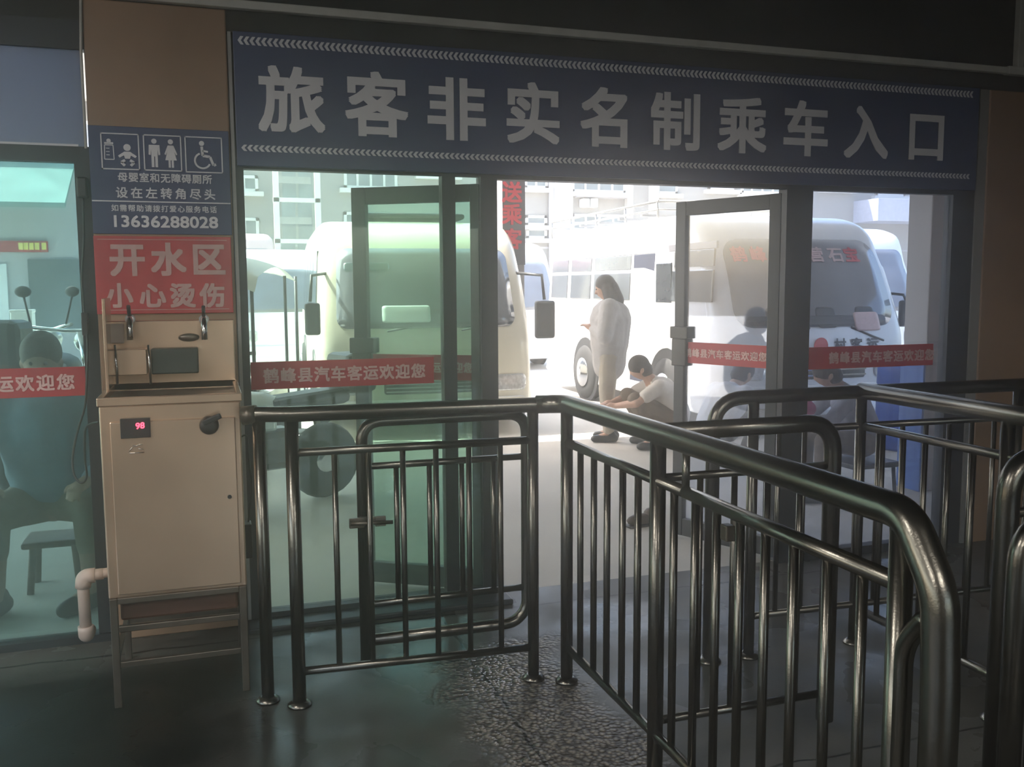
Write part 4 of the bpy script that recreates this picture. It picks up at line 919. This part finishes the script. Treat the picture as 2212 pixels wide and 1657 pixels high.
# ------------------------------------------------------------------ people
def blob(fn, name, m, parent, vox=.010, smooth_=4):
    mb = MB(); fn(mb); me = mb.mesh(name); o = bpy.data.objects.new(name+'_tmp', me); C.objects.link(o)
    r = o.modifiers.new('r', 'REMESH'); r.mode = 'VOXEL'; r.voxel_size = vox; r.use_smooth_shade = True
    s = o.modifiers.new('s', 'SMOOTH'); s.iterations = smooth_; s.factor = .5
    dg = bpy.context.evaluated_depsgraph_get(); me2 = bpy.data.meshes.new_from_object(o.evaluated_get(dg)); bpy.data.objects.remove(o)
    me2.materials.clear(); me2.materials.append(m); me2.name = name
    for p_ in me2.polygons: p_.use_smooth = True
    q_ = bpy.data.objects.new(name, me2); C.objects.link(q_); q_.parent = parent; return q_
def person(loc, rz, J, label, top, legs, shoe=M['shoe'], hair='short', sleeve='long', hem=.0, bulk=1.0, scale=1.0):
    root = empty('person', loc, label, 'person', rz=R(rz)); root.scale = (scale,)*3
    V = {k: Vector(v) for k, v in J.items()}
    def S(k, sd): v = V[k].copy(); v.x *= sd; return V.get(k+('L' if sd < 0 else 'R'), v)
    hd, nk, ch, pv = V['head'], V['neck'], V['chest'], V['pelvis']
    up = (hd-nk).normalized(); fw = V.get('face', Vector((0, 1, 0))).normalized(); sd_ = fw.cross(up).normalized()
    def body(mb):
        mb.ball(hd+up*.015, .088, 3, (.86, 1.04, 1.12)); mb.ball(hd-up*.055+fw*.03, .058, 2, (.95, .95, .95))
        mb.cap(hd+fw*.092-up*.002, hd+fw*.104-up*.028, .010, .015)      # nose
        mb.ball(hd+fw*.085-up*.058, .018, 2, (1.5, .6, .6))               # lips
        for s in (-1, 1): mb.ball(hd+sd_*s*.080-up*.01, .022, 2, (.5, .8, 1.2))
        mb.cap(nk-up*.03, hd-up*.05, .056, .050)
        mb.cap(pv, ch, .125, .13); mb.cap(ch, nk, .12, .06)
        for s in (-1, 1):
            sh, el, wr, hp, kn, an, to = (S(k, s) for k in ('shoulder', 'elbow', 'wrist', 'hip', 'knee', 'ankle', 'toe'))
            mb.cap(ch+Vector((s*.06, 0, .02)), sh, .09, .058); mb.cap(sh, el, .052, .040); mb.cap(el, wr, .042, .027)
            d = (S('hand', s)-wr).normalized(); pc = wr+d*.05
            mb.cap(wr, pc, .026, .030); mb.ball(pc+d*.01, .036, 2, (1, .9, .7))
            side_ = d.cross(Vector((0, 0, 1))); side_ = side_.normalized() if side_.length > .1 else Vector((1, 0, 0)); dn = side_.cross(d).normalized()
            for k, ln in enumerate((.066, .075, .070, .055)):
                b0 = pc+d*.03+side_*(k-1.5)*.019; m1 = b0+d*ln*.5-dn*.006; e1 = m1+d*ln*.35-dn*.028
                mb.cap(b0, m1, .0095, .009, 8); mb.cap(m1, e1, .009, .0075, 8)
            th = pc-side_*.030*s; mb.cap(th-d*.01, th+d*.02-side_*.025*s-dn*.006, .011, .010, 8); mb.cap(th+d*.02-side_*.025*s-dn*.006, th+d*.045-side_*.022*s-dn*.018, .010, .008, 8)
            mb.cap(pv+Vector((s*.03, 0, 0)), hp, .11, .095); mb.cap(hp, kn, .088, .058); mb.cap(kn, kn+(an-kn)*.35, .055, .055); mb.cap(kn+(an-kn)*.35, an, .055, .036)
            mb.cap(an, to, .038, .030)
    b = blob(body, 'body', M['skin'], root, .0075, 3)
    for s in (-1, 1):
        add_l(root, MB().ball(hd+fw*.084+sd_*s*.030+up*.008, .010, 1), 'eye', M['shoe'], b)
    def shirt(mb):
        k = bulk; mb.cap(pv+Vector((0, 0, .04)) if sleeve != 'seat' else pv+(ch-pv)*.38, ch, (.135 if hem else .148)*k, .150*k); mb.cap(ch, nk-up*.045, .135*k, .075)
        if hem > 0: mb.cap(pv, pv+Vector((0, 0, -hem)), .125*k, .118*k)
        for s in (-1, 1):
            sh, el, wr = S('shoulder', s), S('elbow', s), S('wrist', s)
            mb.cap(ch+Vector((s*.07, 0, .02)), sh, .105*k, .072*k)
            if sleeve in ('long', 'seat'): mb.cap(sh, el, .068*k, .056*k); mb.cap(el, wr-(wr-el)*.06, .056*k, .040)
            else: mb.cap(sh, sh+(el-sh)*.62, .068, .064)
            mb.cap((pv+Vector((s*.05, 0, .05))) if sleeve != 'seat' else (pv+(ch-pv)*.55+Vector((s*.05, 0, 0))), ch+Vector((s*.07, 0, -.02)), .115*k, .12*k)
    blob(shirt, 'shirt' if sleeve == 'short' else 'jacket', top, root, .012, 5)
    def tr(mb):
        mb.ball(pv, .14, 2, (1.15, .95, .8))
        for s in (-1, 1):
            hp, kn, an = S('hip', s), S('knee', s), S('ankle', s)
            mb.cap(pv+Vector((s*.04, 0, 0)), hp, .125, .108); mb.cap(hp, kn, .102, .076); mb.cap(kn, an+(kn-an)*V.get('cuff', Vector((.12, 0, 0))).x, .074, .060)
    blob(tr, 'trousers', legs, root, .012, 5)
    for s in (-1, 1):
        an, to = S('ankle', s), S('toe', s); d = (to-an); d.z = 0; d.normalize(); h = an.copy(); h.z = .045
        blob(lambda mb: (mb.cap(h-d*.05, h+d*.03, .046, .048), mb.cap(h+d*.03, h+d*.15+Vector((0, 0, -.008)), .048, .036), mb.cap(h-d*.02, h-d*.02+Vector((0, 0, .04)), .046, .046)), 'shoe', shoe, root, .009, 3)
    def hr(mb):
        mb.ball(hd+up*.038-fw*.016, .096, 3, (.92, 1.06, 1.05))
        if hair == 'long':
            mb.cap(hd-fw*.045, nk-fw*.06-up*.02, .088, .085); mb.cap(hd-fw*.02+sd_*.05, nk+sd_*.075-up*.02, .055, .05); mb.cap(hd-fw*.02-sd_*.05, nk-sd_*.075-up*.02, .055, .05)
        else: mb.ball(hd-fw*.03-up*.02, .080, 2)
    blob(hr, 'hair', M['hair'], root, .011, 2)
    return root
STAND = dict(head=(0, .045, 1.545), neck=(0, 0, 1.42), chest=(0, -.01, 1.24), pelvis=(0, 0, .92), shoulder=(.17, -.01, 1.35), elbow=(.25, .03, 1.07), wrist=(.10, .17, 1.14), hand=(.03, .25, 1.19),
             hip=(.09, 0, .86), knee=(.095, .02, .47), ankle=(.10, -.01, .08), toe=(.12, .13, .035), face=(0, 1, -.25))
SQUAT = dict(head=(0, .22, .725), neck=(0, .13, .63), chest=(0, .02, .50), pelvis=(0, -.10, .27), shoulder=(.17, .08, .57), elbow=(.25, .30, .44), wrist=(.12, .46, .40), hand=(.06, .55, .40),
             hip=(.10, -.06, .27), knee=(.20, .30, .46), ankle=(.15, .10, .08), toe=(.18, .25, .035), face=(0, 1, -.2))
SEAT = dict(head=(0, .10, 1.10), neck=(0, .05, .98), chest=(0, .0, .80), pelvis=(0, -.02, .44), shoulder=(.19, .02, .92), elbow=(.27, .16, .66), wrist=(.20, .38, .58), hand=(.16, .47, .56),
            hip=(.11, .02, .42), knee=(.25, .34, .46), ankle=(.22, .34, .08), toe=(.26, .48, .035), face=(0, 1, -.15))
q = onZ(1315, 952)
person((q.x, q.y, 0), 62, STAND, 'person standing in the doorway light, back turned, light grey jacket, looking down at something held', M['jacket'], M['khaki'], hair='long', hem=.15, bulk=1.42, scale=1.02)
q = onZ(1432, 965); person((q.x, q.y, 0), 75, SQUAT, 'person squatting in a cream t-shirt beside the open right door leaf', M['tee'], M['brown'], sleeve='short', bulk=1.05, scale=1.08)
q = onZ(1562, 992); person((q.x, q.y, 0), -75, SQUAT, 'person crouching in a white shirt, seen through the open right door leaf', M['whitecloth'], M['darkcloth'], sleeve='short', bulk=1.15, scale=1.08)
q = onY(1835, 900, 5.75); SC = dict(SEAT); SC.update(head=(0, .26, .93), neck=(0, .18, .84), chest=(0, .08, .70), shoulder=(.18, .13, .79), elbow=(.24, .30, .60))
person((q.x+.1, 5.75, 0), 70, SC, 'seated person in a grey top leaning forward behind the right window', M['greycloth'], M['brown'], scale=1.0)
SB = (q.x+.1, 5.75)
st_ = empty('low_chair', (SB[0], SB[1], 0), 'dark low chair under the person leaning forward behind the right window', 'chair')
part(MB().box(SB[0]-.2, SB[0]+.22, SB[1]-.2, SB[1]+.2, .245, .285, .01), 'seat', M['black'], st_)
for sx in (-1, 1):
    for sy in (-1, 1): part(MB().tube([(SB[0]+sx*.17, SB[1]+sy*.17, .255), (SB[0]+sx*.19, SB[1]+sy*.18, 0)], .014, 8), 'leg', M['black'], st_)
bq = Vector((SB[0]-.58, SB[1]-.04, .70)); bgm = empty('cloth_bag', bq, 'magenta cloth bag held on the lap behind the right window', 'bag')
add_l(bgm, MB().ball((0, 0, 0), .12, 3, (1.1, .9, .7)), 'bag_body', M['magenta']); add_l(bgm, MB().tube([(-.06, 0, .07), (-.03, 0, .14), (.04, 0, .14), (.07, 0, .07)], .008, 8, .02), 'bag_handle', M['letter_pink'])
SW = dict(SEAT); SW.update(shoulder=(.225, .02, .90), elbow=(.31, .14, .64), knee=(.19, .30, .43), ankle=(.19, .34, .08), toeL=(-.10, .44, .035), toe=(.23, .47, .035), cuff=(.55, 0, 0), head=(0, .08, 1.08))
q = onY(98, 1000, 5.2); person((q.x, 5.35, 0), 180, SW, 'person in a faded blue shirt and knee-length brown trousers seated outside the teal window', M['bluecloth'], M['tanbrown'], sleeve='seat', bulk=1.32, scale=1.14)
s2 = empty('low_stool', (q.x, 5.38, 0), 'low brown stool under the person behind the teal window', 'stool')
part(MB().box(q.x-.15, q.x+.15, 5.26, 5.53, .245, .28, .012), 'seat', M['wood'], s2)
for sx in (-1, 1):
    for sy in (-1, 1): part(MB().tube([(q.x+sx*.10, 5.395+sy*.09, .255), (q.x+sx*.12, 5.395+sy*.11, 0)], .018, 8), 'leg', M['wood'], s2)

# ------------------------------------------------------------------ scattering volumes added to imitate lens glare in yard and hall
hz = bpy.data.materials.new('glare volume'); hz.use_nodes = True; n_ = hz.node_tree.nodes; n_.clear()
vo = n_.new('ShaderNodeOutputMaterial'); vs_ = n_.new('ShaderNodeVolumeScatter'); vs_.inputs['Density'].default_value = .02; vs_.inputs['Anisotropy'].default_value = .3
vs_.inputs['Color'].default_value = (1, .98, .95, 1)
hz.node_tree.links.new(vs_.outputs[0], vo.inputs['Volume'])
hz.name = 'yard glare volume'
hz2 = hz.copy(); hz2.name = 'hall glare volume'; v2 = [x for x in hz2.node_tree.nodes if x.type == 'VOLUME_SCATTER'][0]
v2.inputs['Density'].default_value = HALL_GLARE; v2.inputs['Anisotropy'].default_value = .90
[x for x in hz.node_tree.nodes if x.type == 'VOLUME_SCATTER'][0].inputs['Density'].default_value = YARD_GLARE
tag(MB().box(-16, 30, 4.70, 27.9, -.15, 6.9).build('yard_glare', hz), 'added haze volume imitating lens glare over the yard beyond the doors', 'haze', kind='stuff')
tag(MB().box(-4.79, 8.29, -4.98, 4.405, -.15, 3.20).build('hall_glare', hz2), 'added haze volume imitating lens glare inside the hall, brightest around the doorway', 'haze', kind='stuff')
